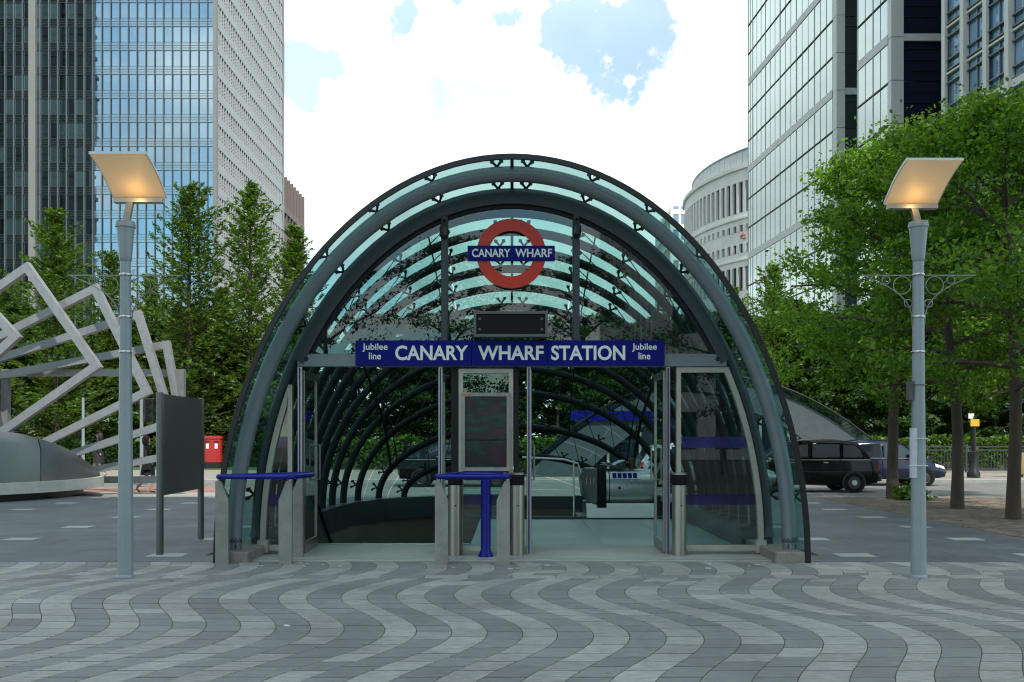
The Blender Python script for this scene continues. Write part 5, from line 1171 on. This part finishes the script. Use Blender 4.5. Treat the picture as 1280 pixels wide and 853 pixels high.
def left_tower():
    Y = 158.0; XR = -48.7; bay = 1.448; fl = 3.95; Z0 = 70.45; nb = 27
    t = thing('glass_tower', (XR, Y, 0), 'tall mirrored office tower with fine vertical mullions reflecting clouds', 'building')
    part('core', MB().box(XR-nb*bay, XR-0.4, Y+0.5, Y+45, 0, 104), M['black'], t)
    pm = MB().add([(0.05,0,0.0),(bay-0.05,0,0.0),(bay-0.05,0,2.62),(0.05,0,2.62)], [(0,1,2,3)]).mesh('window_pane', GL['tower'])
    stuff = MB(); rr = random.Random(1)
    sp = MB().box(0,nb*bay-0.3,0,0.25,0,1.32)
    spm = sp.mesh('spandrel', GL['spandrel']); rl = MB()
    for z in (0.0, 0.42, 0.84, 1.27): rl.box(0,nb*bay-0.3,-0.04,0.0,z,z+0.045)
    rlm = rl.mesh('rail', M['tower_metal'])
    cnt = 0
    for k in range(-8, 18):
        zt = Z0-k*fl
        if zt < 2: continue
        s_ = inst('spandrel', spm, t, (-nb*bay+0.3, 0.12, zt-1.32)); inst('rail', rlm, s_)
        for b in range(nb):
            z = zt-1.32-2.63; x = -(b+1)*bay
            if 0 <= k <= 11 and b < 25 and cnt < 300:
                inst('window_pane', pm, t, (x, 0.2, z), (rr.gauss(0,0.0012),0,rr.gauss(0,0.0014))); cnt += 1
            else: stuff.add([(x+0.05,0.2,z),(x+bay-0.05,0.2,z),(x+bay-0.05,0.2,z+2.62),(x+0.05,0.2,z+2.62)], [(0,1,2,3)])
    part('window_panes', stuff, GL['tower'], t, False, False, 'stuff')
    mm = MB().box(-0.05,0.05,-0.16,0.1,0,104).mesh('mullion', M['alu'])
    for b in range(1, nb+1): inst('mullion', mm, t, (-b*bay,0,0))
    part('corner_column', MB().box(XR-0.42,XR+0.2,Y-0.35,Y+0.4,0,104), M['concrete'], t)
    part('column', MB().box(gx(41,Y)-0.5,gx(41,Y)+0.65,Y-0.5,Y+0.3,0,104), M['concrete'], t)
    lv = MB(); D = 45.0
    for k in range(-8, 18):
        zt = Z0-k*fl
        if zt < 2: continue
        lv.box(XR-0.3,XR+0.22,Y+0.4,Y+D,zt-1.5,zt)
        for z in (zt-2.1, zt-2.7, zt-3.3): lv.box(XR-0.3,XR+0.06,Y+0.4,Y+D,z-0.16,z)
    y = Y+0.8
    while y < Y+D: lv.box(XR-0.3,XR+0.2,y,y+0.42,0,104); y += 1.32
    part('louvre_screen', lv, M['louvre'], t, kind='stuff'); part('side_wall', MB().box(XR-0.4,XR-0.35,Y+0.4,Y+D,0,104), M['darkgrey'], t)
    part('end_column', MB().box(XR-0.4,XR+0.3,Y+D,Y+D+1.2,0,104), M['alu'], t)
left_tower()
def line_frame(P, d):                                # local frame of a facade: u along the line, n outwards (towards -x)
    d = Vector((d[0], d[1], 0)).normalized(); return Vector((*P, 0)), d, Vector((-d.y, d.x, 0)) if Vector((-d.y, d.x, 0)).x < 0 else Vector((d.y, -d.x, 0))
def right_tower():
    t = thing('pale_tower', (34.6, 103, 0), 'tall pale glass tower with thick grey bands and a dark vertical notch', 'building')
    P, d, nrm = line_frame((34.6,103), (-0.063,1)); rot = math.atan2(d.y, d.x)
    bays = [0.5,5.7,11.4,17.1,22.7,28,30]; H = 92; fl = 4.0; zb = 38.5
    def facade(P0, bays, depth):
        ox, oy, oz = ORG[t.name]
        c = MB(); L_ = bays[-1]; a = P0-nrm*0.15; b = a+d*L_; e = b-nrm*depth; g = a-nrm*depth
        c.add([(v.x,v.y,z) for z in (0,H) for v in (a,b,e,g)], [(0,1,2,3),(4,7,6,5),(0,4,5,1),(1,5,6,2),(2,6,7,3),(3,7,4,0)]); part('core', c, M['greypanel'], t)
        pan = {}
        for i in range(len(bays)-1):
            w = bays[i+1]-bays[i]
            me = MB().add([(0.06,0,0.06),(w-0.06,0,0.06),(w-0.06,0,fl-0.14),(0.06,0,fl-0.14)], [(0,1,2,3)]).mesh('glass_panel', GL['pale'])
            for k in range(-9, 14):
                z = zb+k*fl; p = P0+d*bays[i]; 
                if z < 0: continue
                thick = (k % 3 == 0)
                o = inst('glass_panel', me, t, (p.x-ox,p.y-oy,z+(0.5 if thick else 0)), (random.gauss(0,0.001),0,rot+random.gauss(0,0.001)))
                if thick: o.scale = (1,1,0.875)
            nf = max(2, int(w/1.5)); fm = MB()
            for q in range(1, nf): p = P0+d*(bays[i]+w*q/nf)+nrm*0.01; fm.bar(p, p+Vector((0,0,H)), 0.035, 0.035, tuple(d))
            part('glazing_fins', fm, M['tower_metal'], t, kind='stuff')
            m = MB(); p = P0+d*bays[i+1]; m.bar(p+Vector((0,0,0)), p+Vector((0,0,H)), 0.1, 0.12, tuple(d)); part('mullion', m, M['greypanel'], t)
        for k in range(-9, 14):
            z = zb+k*fl
            if z < 0: continue
            a = P0+d*bays[0]+Vector((0,0,z)); b = P0+d*bays[-1]+Vector((0,0,z)); thick = (k % 3 == 0)
            m = MB().bar(a+nrm*0.0+Vector((0,0,0.1 if thick else -0.02)), b+nrm*0.0+Vector((0,0,0.1 if thick else -0.02)), 0.16, 0.85 if thick else 0.15); part('floor_band', m, M['greypanel'] if thick else M['dark'], t)
    facade(P, bays, 26)
    P2 = Vector((35.05,89,0)); facade(P2, [0.4,3.6,7.1], 24)
    for (x0, x1, y0, y1) in ((34.55,35.45,102.2,103.4),(35.0,36.15,88.6,89.5)):
        for k in range(-9, 14):
            z = zb+k*fl
            if z > 0: part('corner_panel', MB().box(x0,x1,y0,y1,z+0.03,z+fl-0.03), M['panel_light'], t)
    for k in range(-9, 14):
        z = zb+k*fl
        if z < 0: continue
        thick = (k % 3 == 0)
        nw = part('notch_window', MB().box(35.45,38.4,102.75,102.97,z+0.1,z+fl), GL['darkwin'], t); part('notch_rail', MB().box(35.45,38.4,102.68,102.75,z+fl-1.0,z+fl-0.85), M['darkgrey'], nw)
        if thick: part('notch_band', MB().box(35.45,38.4,102.5,102.97,z-0.35,z+0.35), M['panel_light'], t)
        nv = part('navy_panel', MB().box(36.15,43,88.95,89.3,z+0.06,z+fl-0.02), GL['navy'], t)
        for q in (1,2,3): part('panel_joint', MB().box(36.15,43,88.9,88.96,z+q-0.03,z+q+0.03), M['dark'], nv)
        if thick: part('navy_band', MB().box(36.15,43,88.7,89.4,z-0.3,z+0.35), M['panel_light'], t)
right_tower()
def blue_block():
    t = thing('cream_framed_block', (36.3, 80, 0), 'office block with cream columns and blue windows at the upper right', 'building')
    P, d, nrm = line_frame((36.3,80), (0.117,-1)); 
    if nrm.x > 0: nrm = -nrm
    rot = math.atan2(d.y, d.x); fl = 3.87; zb = 27.95; H = 75; L_ = 30; ox, oy, oz = ORG[t.name]
    a = P-nrm*0.5; b = a+d*L_; e = b-nrm*25; g = a-nrm*25
    part('core', MB().add([(v.x,v.y,z) for z in (0,H) for v in (a,b,e,g)], [(0,1,2,3),(4,7,6,5),(0,4,5,1),(1,5,6,2),(2,6,7,3),(3,7,4,0)]), M['darkgrey'], t)
    edges = [-0.3,2.54,5.4,8.3]+[8.3+2.9*i for i in range(1,7)]
    wm = {}
    for i in range(len(edges)-1):
        w = edges[i+1]-edges[i]; me = MB().add([(0.1,0,0),(w-0.1,0,0),(w-0.1,0,1),(0.1,0,1)], [(0,1,2,3)]).mesh('window', GL['bluewin'])
        for k in range(-7, 8):
            z = zb+k*fl+0.35; p = P+d*edges[i]-nrm*0.2
            if z < 0: continue
            for (za, h) in ((0,0.75),(0.85,1.85),(2.78,0.62)): inst('window', me, t, (p.x-ox,p.y-oy,z+za), (0,random.gauss(0,.001),rot), (1,1,h))
        m = MB(); q = P+d*((edges[i]+edges[i+1])/2)-nrm*0.12
        if i > 0: m.bar(q, q+Vector((0,0,H)), 0.1, 0.12, tuple(d)); part('mullion', m, M['alu'], t)
    for i, s in enumerate(edges):
        p = P+d*s; wid = 0.5 if i in (1,3,6) else 0.26
        part('column', MB().bar(p+nrm*0.1, p+nrm*0.1+Vector((0,0,H)), wid, 0.5, tuple(d)), M['cream'], t)
    for k in range(-7, 9):
        z = zb+k*fl
        if z < 0: continue
        big = (k == 0)
        for (dz, h) in ((0.0, 0.75 if big else 0.16), (0.3,0.12), (1.15,0.1), (3.08,0.1)):
            a = P-d*0.4+Vector((0,0,z+dz)); b = P+d*L_+Vector((0,0,z+dz)); part('transom', MB().bar(a-nrm*0.1,b-nrm*0.1,0.35,h), M['cream'] if dz == 0 else M['alu'], t)
blue_block()
def white_block():
    cx, cy, Rr = 76.7, 192.3, 41.5
    t = thing('curved_stone_block', (41.8,172,0), 'white stone building with a curved front of tall narrow windows', 'building')
    A0, A1, st = 166, 236, 2.25
    def band(name, r, z0, z1, a0, a1, mat, seg=None, parent=None, thick=0.6):
        seg = seg or max(1, int((a1-a0)/1.5)); o = [(cx+r*math.cos(R(a0+(a1-a0)*k/seg)), cy+r*math.sin(R(a0+(a1-a0)*k/seg))) for k in range(seg+1)]
        i = [(cx+(r-thick)*math.cos(R(a0+(a1-a0)*k/seg)), cy+(r-thick)*math.sin(R(a0+(a1-a0)*k/seg))) for k in range(seg+1)]
        return part(name, MB().ring(o, i, z0, z1, 'z', False), mat, parent or t)
    band('window_wall', Rr-0.42, 0, 49, A0, A1, GL['darkwin'])
    rows = [(27.6,31.9,0.68),(34.4,36.0,0.55),(38.2,39.4,0.5),(41.6,47.1,0.64)]; zz = [0]
    prev = 20
    for (z0, z1, f) in rows:
        band('stone_band', Rr+(0.0 if z0 < 41 else 0.0), prev, z0, A0, A1, M['portland']); prev = z1
        a = A0; me = {}
        while a < A1:
            w = st*(1-f); band('pier', Rr+0.08, z0, z1, a, a+w, M['portland'], 1, t, 0.5); a += st
    band('stone_band', Rr, prev, 49.3, A0, A1, M['portland']); band('cornice', Rr+0.4, 49.3, 49.9, A0, A1, M['portland'], None, None, 1.5); band('string_course', Rr+0.25, 40.4, 40.8, A0, A1, M['portland']); band('string_course', Rr+0.2, 33.0, 33.3, A0, A1, M['portland'])
    for k in range(28): band('roof_glazing', Rr-1.6, 49.9, 53.2, A0+k*2.5, A0+k*2.5+2.35, M['panel_light'], 1, None, 0.2)
    band('roof_rail', Rr-1.5, 53.2, 53.5, A0, A1, M['alu'])
    band('side_wall', Rr-3, 0, 20.0, A0, A1, M['portland'])
    a = R(212); em = MB(); ec = Vector((cx+(Rr+0.15)*math.cos(R(211.2)), cy+(Rr+0.15)*math.sin(R(211.2)), 37.3)); tx = Vector((-math.sin(R(211.2)), math.cos(R(211.2)), 0))
    for k in range(3):
        ph = k*2.1; em.tube([ec+(tx*math.cos(ph+s*0.35)+Vector((0,0,1))*math.sin(ph+s*0.35))*(0.25+0.09*s) for s in range(6)], [0.12,0.15,0.17,0.15,0.1,0.05], 6)
    part('orange_emblem', em, pmat('emblem', (0.62,0.26,0.16), 0.5), t)
white_block()
def plain_block(name, x0, x1, y0, y1, h, label, wall, win, fl, bay, pier, sides=('front','right'), vis=None, glassy=False):
    t = thing(name, ((x0+x1)/2,(y0+y1)/2,0), label, 'building')
    part('core', MB().box(x0+0.5,x1-0.5,y0+0.5,y1-0.5,0,h-0.3), win, t)
    nb = int((y1-y0)/bay); mbp = MB(); 
    for z in np.arange(0, h+0.01, fl):
        part('floor_band', MB().ring([(x0,y0),(x1,y0),(x1,y1),(x0,y1)], [(x0+.8,y0+.8),(x1-.8,y0+.8),(x1-.8,y1-.8),(x0+.8,y1-.8)], max(0,z-0.7), min(h,z+0.7), 'z'), wall, t)
    pm = MB().box(-pier/2,pier/2,-pier/2,pier/2,0,h).mesh('pier', wall)
    def row(ax, fixed, a, b):
        n = max(1, int(round((b-a)/bay)))
        for i in range(n+1):
            v = a+(b-a)*i/n; p = (v, fixed) if ax == 'x' else (fixed, v); inst('pier', pm, t, (p[0]-(x0+x1)/2, p[1]-(y0+y1)/2, 0))
    if 'front' in sides: row('x', y0+0.4, x0+0.3, x1-0.3)
    if 'back' in sides: row('x', y1-0.4, x0+0.3, x1-0.3)
    if 'right' in sides: row('y', x1-0.4, y0+0.3, y1-0.3)
    if 'left' in sides: row('y', x0+0.4, y0+0.3, y1-0.3)
    return t
plain_block('brown_block', -53, -49.9, 210, 231, gz(217,210), 'narrow dark brown block with upright window strips beside the white tower side', pmat('taupe', (0.2,0.155,0.14), 0.7), M['brown'], 8.6, 3.0, 0.7, ('right',))
plain_block('grey_block', gx(838,262), gx(872,262), 262, 290, gz(256,262), 'small pale grey block far behind the curved white building', M['portland'], GL['spandrel'], 4.2, 2.2, 0.7, ('front','left'))
plain_block('shading_tower', 10, 41.4, -80, -40, 90, 'unseen stone tower added behind the viewer to shade the square', M['portland'], GL['darkwin'], 4.0, 3.2, 1.2, ('front','back','left','right'))  # unseen tower, sized and placed for its shadow over the square
plain_block('mirrored_tower', -430, -165, -66, -60, 215, 'dark tower mirrored in the left part of the glass tower', M['black'], M['black'], 8.0, 12, 2.0, ('back',))
